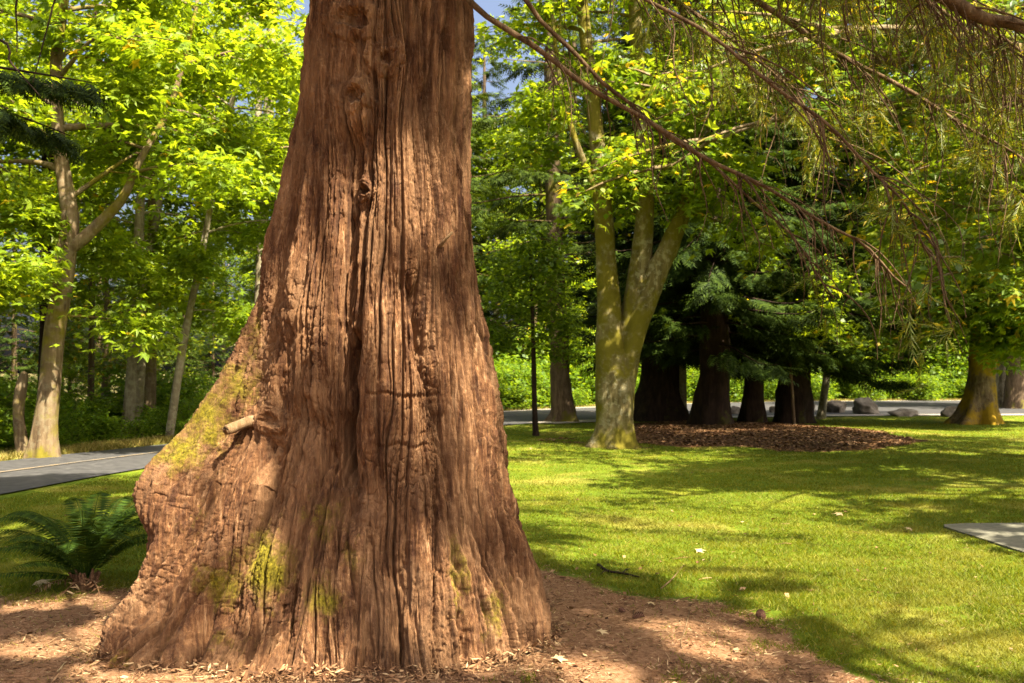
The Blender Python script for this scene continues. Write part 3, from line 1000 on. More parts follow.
# unseen limbs added on the sun's side, above the viewer, to shade the trunk
nl = 27
hts = rs.uniform(6.0, 11, nl)
spray_limbs(w_, l_, (-.70, 5.75), hts, rs.uniform(-1.65, -.35, nl), rs.uniform(3.6, 6.4, nl), .12, .3, .12, 105, .32, rs, .05, shade_keep)
cr = local(l_, seq).build('crown', M_SEQ, seq)
w_ = local(w_, seq)
for k in range(0, len(w_.f)):
    pc = MB()
    i0 = w_.f[k].min()
    i1 = w_.f[k].max() + 1
    allv = np.concatenate(w_.v) if k == 0 else allv
    pc.add(allv[i0:i1], w_.f[k] - i0)
    pc.build('branch', B_TWIG, seq, True)


# ------------------------------------------------------------------ generic trees
def trunk_tube(ctrl, n, seg, lump=.08, seed=0, flute=0, flare_n=5):
    """ctrl rows: x, y, z, r"""
    c = resample(np.asarray(ctrl, float), n)
    Pt, R = c[None, :, :3], np.maximum(c[None, :, 3], .004)
    v, f = tubes(Pt, R, seg)
    V = v.reshape(n, seg, 3)
    ctr = c[:, None, :3]
    d = V - ctr
    an = np.arange(seg) * 2 * PI / seg
    nz = 1 + lump * fbm(V[..., 0] * 4 / max(c[0, 3], .1) * .3, V[..., 1] * 4 / max(c[0, 3], .1) * .3, V[..., 2] * 1.3, seed, 3) * 1.6
    if flute:
        fade = np.clip(1 - (c[:, 2] - c[0, 2]) / (flute * 1.8), 0, 1)[:, None] ** 1.5
        nz = nz + .28 * fade * np.cos(an * flare_n + seed)[None] + .14 * fade * np.cos(an * (flare_n - 2) + 2 * seed)[None]
    V = ctr + d * nz[..., None]
    return V.reshape(-1, 3), f


def clump_leaves(mb, centers, n_per, rad, size, tmpl, rs, flat=.35, tilt=.45, keep=None, droop=.25):
    centers = np.asarray(centers, float)
    if len(centers) == 0:
        return
    N_ = len(centers) * n_per
    c = np.repeat(centers, n_per, 0)
    rr = rad * np.sqrt(rs.uniform(0, 1, N_)) * np.repeat(rs.uniform(.6, 1.3, len(centers)), n_per)
    a = rs.uniform(0, 2 * PI, N_)
    off = np.c_[rr * np.cos(a), rr * np.sin(a), rs.normal(0, flat * rad, N_) - droop * rr ** 2 / rad]
    c = c + off
    fw = np.c_[np.cos(a) + rs.normal(0, .5, N_), np.sin(a) + rs.normal(0, .5, N_), rs.normal(-.25, .35, N_)]
    nr = np.c_[rs.normal(0, tilt, N_), rs.normal(0, tilt, N_), np.ones(N_)]
    if keep is not None:
        k = rs.uniform(0, 1, N_) < keep(c)
        c, fw, nr = c[k], fw[k], nr[k]
    sz = rs.uniform(.45, 1.3, len(c)) * size
    if tmpl is T_MAPLE:
        k = rs.uniform(0, 1, len(c)) < .45
        leafmesh(mb, c[k], fw[k], nr[k], sz[k] * .75, T_KITE)
        c, fw, nr, sz = c[~k], fw[~k], nr[~k], sz[~k]
        for q in range(3):
            kk = np.arange(len(c)) % 3 == q
            tv = T_MAPLE[0] * [1, (.8, 1., 1.15)[q], (.6, 1.3, 2.2)[q]] + np.random.RandomState(q).normal(0, .05, (10, 3)) * [1, 1, .6]
            leafmesh(mb, c[kk], fw[kk], nr[kk], sz[kk], (tv, T_MAPLE[1]))
        return
    leafmesh(mb, c, fw, nr, sz, tmpl)


def limb_system(wood, starts, rs, nsub=5, r0=.06, bend=.25, sub=.45, clumps=3):
    """starts: list of (p0, azimuth, elevation, length). Returns clump centres; wood gets the tubes"""
    ctr = []
    for p0, az, el, L in starts:
        t = np.linspace(0, 1, 9)
        d = np.array([math.cos(az) * math.cos(el), math.sin(az) * math.cos(el), math.sin(el)])
        cv = p0 + L * t[:, None] * d
        cv[:, 2] -= bend * L * t ** 2
        wob = rs.normal(0, .045 * L, (3, 3))
        cv = cv + (np.sin(t[:, None] * 3.0) * wob[0] + np.sin(t[:, None] * 6.3) * wob[1] * .6) * t[:, None]
        wood.add(*tubes(cv[None], np.linspace(r0, .008, 9)[None] * (L / 3.5), 6, False))
        for j in range(nsub):
            u = rs.uniform(.3, .98)
            s = along(cv, np.array([u]))[0]
            a2 = az + rs.choice([-1, 1]) * rs.uniform(.4, 1.2)
            l2 = L * sub * rs.uniform(.5, 1.1) * (1.2 - .5 * u)
            e2 = rs.uniform(-.15, .35)
            tt = np.linspace(0, 1, 5)[:, None]
            c2 = s + l2 * tt * np.array([math.cos(a2) * math.cos(e2), math.sin(a2) * math.cos(e2), math.sin(e2)])
            c2[:, 2] -= .2 * l2 * tt[:, 0] ** 2
            wood.add(*tubes(c2[None], np.linspace(r0 * .4, .005, 5)[None] * (L / 3.5), 4, False))
            for k in range(clumps):
                ctr.append(along(c2, np.array([rs.uniform(.35, 1.05)]))[0] + rs.normal(0, .12, 3))
        ctr.append(cv[-1])
    return np.array(ctr)


WOOD = {}


def tree_obj(name, label, base, trunkctrl, mat, group=None, seg=18, n=26, lump=.08, seed=0, flute=0, flare_n=5):
    root = thing(name, label, 'tree', (base[0], base[1], float(gz(base[0], base[1])) - .03), group)
    mb = MB()
    if not isinstance(trunkctrl[0][0], (list, tuple, np.ndarray)):
        trunkctrl = [trunkctrl]
    mb.add(*trunk_tube(trunkctrl[0], n, seg, lump, seed, flute, flare_n))
    WOOD[root.name] = (mb, mb.build('trunk', mat, root, True))
    for i, tc in enumerate(trunkctrl[1:]):
        MB().add(*trunk_tube(tc, n, seg, lump, seed + i + 1)).build('stem', mat, root, True)
    return root


def merge_wood(root, w):
    mb, o = WOOD[root.name]
    mb.add(np.concatenate(w.v), w.f)
    mat = o.data.materials[0]
    o.data = mb.mesh('trunk', mat, True)


def pix_trunk(pts, d, base, wpx=True):
    """pixel rows (px, py, width_px[, dd]) at distance d -> trunk control points relative to the base"""
    out = []
    bz = float(gz(base[0], base[1])) - .03
    for q in pts:
        p = P(q[0], q[1], d)
        dd = q[3] if len(q) > 3 else 0
        out.append((p[0] - base[0], p[1] - base[1] + dd, p[2] - bz, q[2] * .5 * d / F))
    return out


def base_at(px, py):
    d = H * F / (py - HY)
    return ((px - 512) * d / F, d)


def auto_limbs(ctrl, n, z0, z1, L, el, rs, az=None):
    c = np.asarray(ctrl, float)
    out = []
    for i in range(n):
        z = z0 + (z1 - z0) * (i + rs.uniform(0, 1)) / n
        x = np.interp(z, c[:, 2], c[:, 0])
        y = np.interp(z, c[:, 2], c[:, 1])
        a = i * 2.399 + rs.uniform(-.5, .5) if az is None else rs.uniform(*az)
        l = np.interp(z, [z0, .5 * (z0 + z1), z1], [L, L * 1.0, L * .45]) * rs.uniform(.75, 1.2)
        out.append((np.array([x, y, z]), a, rs.uniform(*el), l))
    return out


def maple(name, label, base, ctrl, bark, leafm, limbs, rs, size=.17, n_per=42, rad=.55, tmpl=T_MAPLE, nsub=6, r0=.06, group=None, seed=0, flute=.0, clumps=3, keep=None, bend=.25, **kw):
    root = tree_obj(name, label, base, ctrl, bark, group, seed=seed, flute=flute, **kw)
    allc = []
    for lb in limbs:
        w = MB()
        allc.append(limb_system(w, [lb], rs, nsub, r0, clumps=clumps, bend=bend))
        if group or r0 < .05:
            merge_wood(root, w)
        else:
            w.build('branch', bark, root, True)
    mb = MB()
    off = np.array(root.location)
    kp = (lambda p: keep(p + off)) if keep else None
    clump_leaves(mb, np.concatenate(allc), n_per, rad, size, tmpl, rs, keep=kp)
    mb.build('crown', leafm, root)
    return root


def open_top(p):
    return np.where(p[:, 2] > 9.5, .12, .82)


rs = np.random.RandomState(5)
# --- left side, beyond the road
b0 = base_at(45, 458)
ct = pix_trunk([(42, 462, 30), (45, 430, 23), (50, 380, 21), (55, 330, 20), (62, 290, 20), (66, 255, 19), (70, 215, 17), (60, 150, 13), (56, 60, 11), (70, -60, 9), (60, -200, 6)], b0[1], b0)
br = pix_trunk([(68, 250, 13), (85, 237, 12), (105, 218, 11), (124, 196, 9), (140, 160, 7), (165, 100, 6, .3), (180, 20, 4, .6), (190, -60, 3, .9)], b0[1], b0)
lim = auto_limbs(ct, 26, 4.6, 15, 3.6, (.05, .75), rs) + auto_limbs(ct, 5, 2.4, 4.4, 1.8, (-.1, .4), rs) + auto_limbs(br, 9, 5.0, 9.0, 2.4, (.1, .6), rs)
maple('maple_tree', 'leaning tan maple trunk forking beside the left road, first big trunk from the left edge', b0, [ct, br], B_MAPLE, M_MAPLE, lim, rs, size=.19, seed=3, flute=.5, keep=open_top)
b0 = base_at(22, 457)
root = tree_obj('tree_snag', 'short broken brown snag left of the forked maple trunk', b0, pix_trunk([(24, 461, 14), (20, 430, 11), (19, 405, 11), (22, 385, 10), (25, 374, 7), (26, 372, 2)], b0[1], b0), B_MAPLE, seed=8, lump=.2)
root['category'] = 'tree snag'
b0 = (P(128, 0, 25)[0], 25.)
ct = pix_trunk([(129, 438, 17), (131, 400, 14), (135, 340, 12), (138, 280, 11), (140, 210, 9), (146, 120, 8), (150, 0, 7), (150, -150, 5)], 25., b0)
c2 = pix_trunk([(134, 436, 9), (139, 400, 9), (142, 350, 8), (143, 290, 8), (150, 220, 7, .4), (160, 100, 6, .8), (170, -40, 5, 1.)], 25., b0)
lim = auto_limbs(ct, 24, 5.5, 15, 3.6, (.1, .8), rs) + auto_limbs(c2, 10, 6.0, 12, 2.8, (.1, .6), rs) + auto_limbs(ct, 5, 3.0, 5.5, 2.0, (0, .4), rs)
maple('alder_tree', 'slim pale twin-stemmed trunk right of the forked maple', b0, [ct, c2], B_PALE, M_MAPLE, lim, rs, size=.19, seed=4, keep=open_top)
b0 = (P(151, 0, 27)[0], 27.)
ct = pix_trunk([(150, 432, 15), (150, 390, 12), (151, 330, 11), (153, 270, 10), (153, 180, 9), (158, 60, 8), (160, -120, 5)], 27., b0)
lim = auto_limbs(ct, 20, 6.5, 16, 3.6, (.1, .8), rs)
maple('alder_tree', 'straight brown trunk standing just right of the pale twin stems', b0, ct, B_MAPLE, M_BROAD, lim, rs, size=.20, seed=5, tmpl=T_KITE, n_per=50, keep=open_top)
b0 = (P(178, 0, 23)[0], 23.)
ct = pix_trunk([(168, 445, 9), (176, 390, 8), (184, 340, 8), (192, 300, 7), (199, 270, 7), (208, 220, 6), (222, 150, 5), (240, 60, 5), (258, -60, 4)], 23., b0)
lim = auto_limbs(ct, 20, 4.6, 11.5, 2.6, (.0, .6), rs) + auto_limbs(ct, 3, 2.6, 4.2, 1.4, (-.1, .3), rs)
maple('maple_sapling', 'thin leaning young maple trunk between twin stems and the great trunk', b0, ct, B_PALE, M_MAPLE, lim, rs, size=.18, seed=6, r0=.04, keep=open_top)
b0 = (P(265, 0, 30)[0], 30.)
ct = pix_trunk([(255, 425, 14), (258, 350, 12), (262, 250, 11), (266, 170, 10), (269, 90, 10), (272, 0, 8), (274, -160, 5)], 30., b0)
c2 = pix_trunk([(263, 260, 8), (259, 170, 8), (258, 90, 7), (252, 0, 6), (250, -140, 4)], 30., b0)
lim = auto_limbs(ct, 20, 8.5, 18, 3.4, (.1, .8), rs) + auto_limbs(ct, 6, 4, 8, 2.2, (0, .5), rs)
maple('alder_tree', 'pale slender trunks seen against the sky left of the great trunk', b0, [ct, c2], B_PALE, M_MAPLE, lim, rs, size=.19, seed=7, keep=open_top)
b0 = (P(45, 0, 27)[0], 27.)
ct = pix_trunk([(44, 425, 15), (46, 350, 13), (47, 260, 13), (48, 150, 12), (50, 0, 10), (52, -200, 6)], 27., b0)
lim = auto_limbs(ct, 20, 7, 17, 3.8, (.1, .8), rs)
maple('maple_tree', 'dark upright trunk in shade behind the forked maple', b0, ct, B_CEDAR, M_BROAD, lim, rs, size=.20, seed=9, tmpl=T_KITE, n_per=50, keep=open_top)
b0 = (P(92, 0, 29)[0], 29.)
ct = pix_trunk([(90, 428, 7), (91, 380, 6), (92, 300, 6), (92, 200, 5), (95, 80, 5), (98, -100, 4)], 29., b0)
lim = auto_limbs(ct, 18, 6, 14, 3.2, (.0, .7), rs)
maple('alder_tree', 'thin dark pole-like trunk midway between the maple and twin stems', b0, ct, B_FIR, M_BROAD, lim, rs, size=.20, seed=10, tmpl=T_KITE, n_per=45, keep=open_top)
b0 = (-12.5, 19.5)
ct = [(0, 0, -.1, .26), (0.1, 0, 3, .2), (.2, .1, 8, .16), (0, 0, 14, .07)]
lim = auto_limbs(ct, 22, 4, 13, 4.0, (.1, .7), rs)
maple('maple_tree', 'bright leafy maple filling the upper left corner beyond the road', b0, ct, B_MAPLE, M_MAPLE, lim, rs, size=.19, seed=12, keep=open_top)

# --- the mossy many-stemmed maple right of the great trunk
b0 = base_at(615, 446)
dm = b0[1]
t1 = pix_trunk([(613, 452, 62), (614, 440, 46), (615, 425, 40), (615, 400, 40), (615, 375, 38), (611, 345, 30), (609, 310, 24), (607, 270, 20), (604, 230, 19), (602, 195, 18), (597, 140, 15), (588, 60, 13), (580, -20, 12), (574, -140, 9)], dm, b0)
t2 = pix_trunk([(616, 445, 14), (622, 405, 20), (626, 370, 25), (631, 330, 25), (637, 290, 23), (643, 240, 20), (645, 190, 17), (641, 120, 14), (636, 40, 13), (632, -60, 11), (625, -180, 7)], dm + .05, b0)
t3 = pix_trunk([(622, 400, 12), (629, 360, 18), (638, 325, 21), (647, 298, 22), (659, 268, 21), (672, 240, 19), (686, 205, 16), (698, 160, 14), (708, 100, 12), (718, 30, 10), (730, -70, 8), (740, -160, 5)], dm - .1, b0)
t4 = pix_trunk([(605, 222, 8), (597, 195, 8), (585, 165, 7), (572, 130, 6), (560, 80, 5), (553, 20, 4), (548, -50, 3)], dm - .1, b0)
lim = auto_limbs(t1, 8, 8.2, 12, 3.2, (.1, .7), rs) + auto_limbs(t2, 8, 8.2, 12.5, 3.2, (.1, .7), rs) + auto_limbs(t3, 9, 7.4, 12, 3.4, (0, .6), rs) + auto_limbs(t3, 4, 4.2, 7, 1.4, (-.3, .3), rs) + auto_limbs(t2, 4, 4.5, 8, 1.3, (-.3, .3), rs) + auto_limbs(t4, 4, 5.5, 8.6, 1.5, (-.2, .4), rs)
maple('mossy_maple', 'moss covered maple splitting into several pale stems right of the great trunk', b0, [t1, t2, t3, t4], B_MOSSY, M_MAPLE, lim, rs, size=.19, n_per=26, keep=lambda p: np.where(p[:, 2] > 9.5, .6, 1.), seed=21, flute=.5, seg=28, n=44, lump=.10, flare_n=6)

# --- right mossy tree by the road, its crown above
b0 = base_at(977, 424)
ct = pix_trunk([(976, 428, 52), (977, 420, 43), (978, 410, 36), (980, 395, 30), (982, 375, 27), (984, 350, 27), (988, 300, 27), (992, 220, 24), (998, 120, 20), (1005, 0, 15), (1010, -120, 8)], b0[1], b0)
lim = auto_limbs(ct, 30, 3.4, 14.5, 5.0, (-.05, .6), rs) + auto_limbs(ct, 12, 3.2, 5.2, 3.2, (-.35, .1), rs, az=(3.3, 6.1))
maple('old_maple', 'stout flared trunk with orange moss on its sunny side, at right by the road', b0, ct, B_OLDMOSS, M_MAPLE2, lim, rs, size=.26, n_per=46, seed=25, flute=.8, seg=34, n=46, lump=.12, rad=.7, nsub=6, flare_n=6)

# --- leafy maple rooted just outside the right edge, crown over the lawn
b0 = (9.55, 17.5)
ct = [(-.05, 0, -.1, .42), (0, 0, .4, .31), (.3, 0, 2.5, .26), (.7, .3, 6, .2), (.8, .5, 10, .12), (.8, .5, 13, .05)]
lim = auto_limbs(ct, 9, 3.6, 5.8, 4.2, (-.1, .35), rs, az=(1.7, 3.9)) + auto_limbs(ct, 24, 5.4, 12, 4.8, (.05, .6), rs) + auto_limbs(ct, 9, 6.5, 9.6, 6.8, (.05, .3), rs, az=(2.6, 3.7))
maple('maple_tree', 'low leafy maple boughs over the lawn, trunk base just at the right edge', b0, ct, B_MAPLE, M_MAPLE2, lim, rs, size=.19, n_per=36, seed=27, flute=.4, nsub=6, keep=lambda p: np.where(p[:, 0] < 7, 1., shade_keep(p) * .5 + .45))

# --- unseen maple added outside the frame, crown gaps shaped to dapple the lawn
b0 = (11.5, 8.2)
ct = [(0, 0, -.1, .36), (0, 0, .4, .28), (-.2, 0, 4, .22), (-.3, 0, 8, .16), (-.3, .2, 13, .05)]
lim = auto_limbs(ct, 34, 5.6, 13, 5.4, (.0, .55), rs)
maple('maple_tree', 'unseen broad maple added right of the path, crown shaped to shade the lawn', b0, ct, B_MAPLE, M_MAPLE, lim, rs, size=.26, n_per=34, seed=29, nsub=6, keep=shade_keep, tmpl=T_KITE)

# --- unseen conifer added behind the viewer's right shoulder, crown shaped to shade the soil
root = tree_obj('shade_conifer', 'unseen tall conifer added on the right, crown shaped to shade the bare soil', (6.6, -1.8), [(0, 0, -.1, .55), (0, 0, .5, .42), (0, 0, 8, .3), (0, 0, 18, .06)], B_CEDAR, seed=31, flute=.4)
rsx = np.random.RandomState(77)
w_, l_ = MB(), MB()
nl = 60
hts = np.linspace(5.5, 16.5, nl)
offr = np.array(root.location)
spray_limbs(w_, l_, (0, 0), hts, rsx.uniform(0, 2 * PI, nl), np.interp(hts, [5, 8, 17], [5.4, 5.6, 1.6]) * rsx.uniform(.8, 1.1, nl), .1, .32, .12, 95, .33, rsx, .05, lambda p: shade_keep(p + offr))
merge_wood(root, w_)
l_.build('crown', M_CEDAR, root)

# --- conifer rooted outside the left edge, one dark limb reaching in
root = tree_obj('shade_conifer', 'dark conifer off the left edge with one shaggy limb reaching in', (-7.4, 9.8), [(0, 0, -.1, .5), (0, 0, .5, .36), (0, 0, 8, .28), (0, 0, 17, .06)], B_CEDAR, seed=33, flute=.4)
w_, l_ = MB(), MB()
spray_limbs(w_, l_, (0, 0), [4.75, 4.6, 4.45], [.10, .32, -.25], [3.4, 3.0, 3.1], .08, .30, .05, 130, .26, rsx, .03, None, T_SPRAY, .2, .9, .14)
nl = 26
hts = np.linspace(6.5, 16, nl)
spray_limbs(w_, l_, (0, 0), hts, rsx.uniform(0, 2 * PI, nl), np.interp(hts, [5, 8, 17], [3.0, 3.0, 1.0]) * rsx.uniform(.8, 1.1, nl), .1, .32, .12, 22, .5, rsx, .04)
# two thin bare twigs hanging at the upper left corner
hang_ = np.array([[P(62, -60, 8.4), P(54, 0, 8.3), P(44, 40, 8.2), P(33, 82, 8.2)], [P(20, -80, 8.4), P(16, 0, 8.3), P(17, 30, 8.3), P(17, 52, 8.3)], [P(-20, 30, 8.4), P(10, 62, 8.3), P(26, 80, 8.2), P(40, 96, 8.2)]]) - np.array(root.location)
start = np.array([0, 0, 5.6])
tw = np.stack([resample(np.vstack([start, h]), 16) for h in hang_])
w_.add(*tubes(tw, np.linspace(.014, .004, 16)[None].repeat(3, 0), 5, False))
merge_wood(root, w_)
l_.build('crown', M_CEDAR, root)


# --- the dark cedars in the mulch bed
def cedar(name, label, base, ctrl, bark, rs, zlo, ztop, Lmax, nl, per, size, flute=.5, seed=0, leafm=M_CEDAR, droop=.5, tip=.32, mat_low=False, group=None):
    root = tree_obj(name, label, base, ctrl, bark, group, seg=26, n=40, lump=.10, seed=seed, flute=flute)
    w, l = MB(), MB()
    h = zlo + (ztop - zlo) * np.linspace(0, 1, nl) ** 1.15
    L = np.interp(h, [zlo, zlo + 2, ztop], [Lmax * .9, Lmax, .6]) * rs.uniform(.75, 1.12, nl)
    if mat_low:
        n_ = 11
        spray_limbs(w, l, (0, 0), rs.uniform(2.3, 6.2, n_), rs.uniform(-2.5, -.6, n_), rs.uniform(1.5, 2.9, n_), .10, .55, .2, 42, .55, rs, .03)
    spray_limbs(w, l, (0, 0), h, np.arange(nl) * 2.399 + rs.uniform(-.4, .4, nl), L, .12, droop, tip, per, size, rs, .04)
    merge_wood(root, w)
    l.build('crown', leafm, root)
    return root


rs = np.random.RandomState(15)
for (px, dd, wb, wt, lab, zlo, Lm, sd) in (
        (660, 31.5, 64, 40, 'massive dark cedar trunk with broad flared foot just right of the mossy maple', 3.4, 3.6, 1),
        (713, 27.5, 44, 30, 'dark cedar trunk with bulging foot, standing nearest among the shaded group', 3.2, 3.2, 2),
        (753, 29.5, 28, 18, 'slimmest dark cedar trunk, between the bulging one and the straight one', 3.4, 2.6, 3),
        (793, 30.5, 36, 29, 'straight dark cedar trunk at the right end of the mulch bed', 3.1, 3.8, 4)):
    bx = ((px - 512) * dd / F, dd)
    m_ = dd / F * .5
    ct = [(0, 0, -.15, wb * m_ * 1.05), (0, 0, .25, wb * m_ * .9), (.02, 0, .8, wt * m_ * 1.2), (.04, 0, 1.8, wt * m_), (.06, 0, 5, wt * m_ * .82), (.05, 0, 11, wt * m_ * .5), (0, 0, 17, .05)]
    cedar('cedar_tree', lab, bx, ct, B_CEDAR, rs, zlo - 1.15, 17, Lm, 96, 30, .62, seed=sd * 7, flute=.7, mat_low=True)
# thin stems beside the cedars
for px, dd, w0, lab in ((683, 31., 8, 'thin pale stem tight against the massive cedar'), (823, 33., 8, 'thin leaning grey stem right of the straight cedar')):
    bx = ((px - 512) * dd / F, dd)
    m_ = dd / F * .5
    s_ = .5 if px > 800 else .0
    ct = [(0 - .2 * s_, 0, -.1, w0 * m_ * 1.3), (0, 0, .6, w0 * m_), (.3 * s_, 0, 1.8, w0 * m_ * .9), (.5 * s_, .1, 4, w0 * m_ * .8), (.7 * s_, .2, 7, .03)]
    lim = auto_limbs(ct, 9, 3.2, 6.8, 1.6, (-.1, .5), rs)
    maple('young_tree', lab, bx, ct, B_PALE, M_BROAD, lim, rs, size=.17, n_per=26, seed=40, r0=.03)
# understory broadleaf among the cedars: lit sprays at the middle
b0 = (8.0, 28.2)
ct = [(0, 0, -.1, .05), (-.1, 0, 1.5, .04), (-.3, -.1, 3.5, .035), (-.5, -.2, 5.5, .02)]
lim = auto_limbs(ct, 10, 2.2, 5.5, 1.7, (-.25, .35), rs)
maple('young_tree', 'young broadleaf with bright hanging leaves in front of the dark cedars', b0, ct, B_FIR, M_MAPLE, lim, rs, size=.19, n_per=14, seed=43, r0=.03)

# --- fir behind the lawn near the road, and a sapling before it
b0 = base_at(562, 422)
ct = pix_trunk([(563, 425, 36), (563, 412, 26), (561, 395, 22), (560, 360, 19), (557, 300, 18), (554, 220, 16), (552, 120, 14), (551, 0, 11), (550, -160, 5)], b0[1], b0)
cedar('fir_tree', 'straight dark fir trunk with sunlit foot beside the road, left of the mossy maple', b0, ct, B_FIR, rs, 5.2, 17.5, 3.6, 64, 20, .55, seed=51, leafm=M_FIR, droop=.38, tip=.2, flute=.4)
b0 = base_at(535, 435)
ct = pix_trunk([(536, 437, 7), (535, 420, 5.5), (534, 380, 5), (533, 330, 4), (531, 280, 3), (530, 235, 2)], b0[1], b0)
lim = auto_limbs(ct, 22, 2.2, 5.0, 1.25, (-.1, .4), rs)
maple('young_tree', 'slender dark sapling on the lawn right of the great trunk', b0, ct, B_CEDAR, M_BROAD, lim, rs, size=.12, n_per=26, rad=.3, seed=53, r0=.022, nsub=4, tmpl=T_KITE)

# --- trunks at the far right beyond the old maple
for px, dd, w0, lab in ((999, 43., 13, 'pale trunk right behind the old mossy maple'), (1016, 42., 22, 'thick shaded trunk at the far right edge behind the old maple')):
    bx = ((px - 512) * dd / F, dd)
    m_ = dd / F * .5
    ct = [(0, 0, -.1, w0 * m_ * 1.35), (0, 0, .6, w0 * m_), (.1, 0, 4, w0 * m_ * .85), (.2, 0, 10, w0 * m_ * .6), (.2, 0, 16, .05)]
    lim = auto_limbs(ct, 20, 4.2, 15, 4.0, (.0, .6), rs)
    maple('roadside_tree', lab, bx, ct, B_FIR if px > 1010 else B_PALE, M_BROAD, lim, rs, size=.24, n_per=40, seed=55, tmpl=T_KITE, rad=.7)

# ------------------------------------------------------------------ forest beyond the road: a few grown trees, copied
rs = np.random.RandomState(23)
protos = []
for i in range(3):
    ct = [(0, 0, -.2, .34), (0, 0, .5, .26), (.2 * (i - 1), .1, 5, .2), (.3 * (1 - i), 0, 11, .13), (0, .2, 19, .03)]
    lim = auto_limbs(ct, 34, 2.4, 18, 4.4, (.0, .65), rs)
    protos.append(maple('forest_maple', 'sunlit leafy tree in the woods beyond the park road', (0, 0), ct, (B_FIR, B_PALE, B_MAPLE)[i], (M_MAPLE, M_BROAD, M_MAPLE2)[i], lim, rs, size=.30, n_per=30, rad=.85, tmpl=T_KITE, seed=70 + i, nsub=6, group='leafy trees in the woods beyond the road'))
for i in range(2):
    ct = [(0, 0, -.2, .42), (0, 0, .6, .32), (0, 0, 8, .24), (0, 0, 22, .04)]
    protos.append(cedar('forest_conifer', 'tall dark conifer in the woods beyond the park road', (0, 0), ct, B_FIR, rs, (2.2, 4.2)[i], 22, 4.0, 84, 17, .72, seed=80 + i, leafm=(M_CEDAR, M_FIR)[i], group='conifers in the woods beyond the road'))
spots = [  # x, y, kind (0-2 leafy, 3-4 conifer), scale
    (-19, 42, 3, .30), (-14.5, 44, 4, .28), (-16.5, 37, 0, .32), (-21, 36, 1, .36), (-12, 40, 3, .26), (-10.5, 50, 4, .36),
    (-16, 24, 0, 1.), (-13.5, 33, 2, .6), (-17, 41, 3, .55), (-11, 46, 0, .5), (-7, 43, 0, .9), (-24, 48, 3, .5), (-15, 52, 1, .5), (-30, 44, 0, 1.2), (-19.5, 18, 1, 1.), 
    (-3.2, 47, 4, 1.), (-.8, 53, 1, .85), (1.2, 48, 0, .75), (3.5, 56, 4, 1.1), (6.2, 54.5, 3, 1.), (-5, 60, 2, 1.1), (9.5, 58, 3, 1.15), (13, 57, 1, 1.), (11.5, 65, 4, 1.2), (17, 61, 3, 1.1), (16, 70, 1, 1.2), (20.5, 60, 2, 1.05), (23.5, 66, 3, 1.1),
    (26, 61, 0, 1.1), (30, 66, 4, 1.2), (33, 60, 1, 1.2), (38, 66, 3, 1.2), (42, 60, 0, 1.2), (28, 75, 1, 1.4), (5, 68, 1, 1.2), (-12, 68, 1, .7), (-22, 62, 0, .6), (-36, 58, 3, 1.3), (-2, 72, 3, 1.2), (40, 78, 1, 1.4), (21, 78, 4, 1.3)]
used = set()
for i, (x, y, k, s) in enumerate(spots):
    o = protos[k] if k not in used else copy_tree(protos[k])
    used.add(k)
    o.location = (x, y, -.05)
    o.scale = (s * rs.uniform(.92, 1.08),) * 2 + (s * rs.uniform(.85, 1.1),)
    o.rotation_euler.z = rs.uniform(0, 6.28)

# pale and dark trunk behind the road at right, each with its own place
for px, dd, w0, mt, lab in ((866, 57., 8, B_PALE, 'small pale trunk among bushes beyond the road, above the boulders'), (896, 58., 13, B_FIR, 'dark mossy trunk among bushes beyond the road, left of the old maple')):
    bx = ((px - 512) * dd / F, dd)
    m_ = dd / F * .5
    ct = [(0, 0, -.1, w0 * m_ * 1.3), (0, 0, .8, w0 * m_), (.1, 0, 5, w0 * m_ * .9), (-.1, 0, 13, .05)]
    lim = auto_limbs(ct, 16, 3.0, 12, 3.4, (.0, .6), rs)
    maple('roadside_tree', lab, bx, ct, mt, M_BROAD, lim, rs, size=.28, n_per=36, seed=90, tmpl=T_KITE, rad=.8)

# ------------------------------------------------------------------ bushes along the road
bushes = []
for i in range(3):
    mb = MB()
    w = MB()
    n = 26
    base = np.zeros((n, 3))
    a = rs.uniform(0, 2 * PI, n)
    top = np.c_[np.cos(a) * rs.uniform(.2, .95, n), np.sin(a) * rs.uniform(.2, .95, n), rs.uniform(.5, 1.45, n)]
    midp = top * .5 + np.c_[np.zeros((n, 2)), np.full(n, .2)]
    w.add(*tubes(np.stack([base, midp, top], 1), np.array([[.014, .01, .004]]).repeat(n, 0), 4, False))
    cl = np.concatenate([top, midp * 1.15, top * [.8, .8, .9] + rs.normal(0, .1, (n, 3)), top * [1.1, 1.1, .35]])
    clump_leaves(mb, cl, 22, .32, (.11, .14, .12)[i], T_KITE, rs, flat=.3, tilt=.55)
    root = thing('bush', 'leafy green bush at the edge of the woods along the road', 'bush', (0, 0, 0), 'bushes along the edge of the woods')
    w.build('stem', B_FIR, root)
    mb.build('foliage', (M_BUSH, M_BROAD, M_BUSH)[i], root)
    bushes.append(root)
fo = offset(resample(far_edge, 400), 1.7)
first = [True] * 3
nb = 0
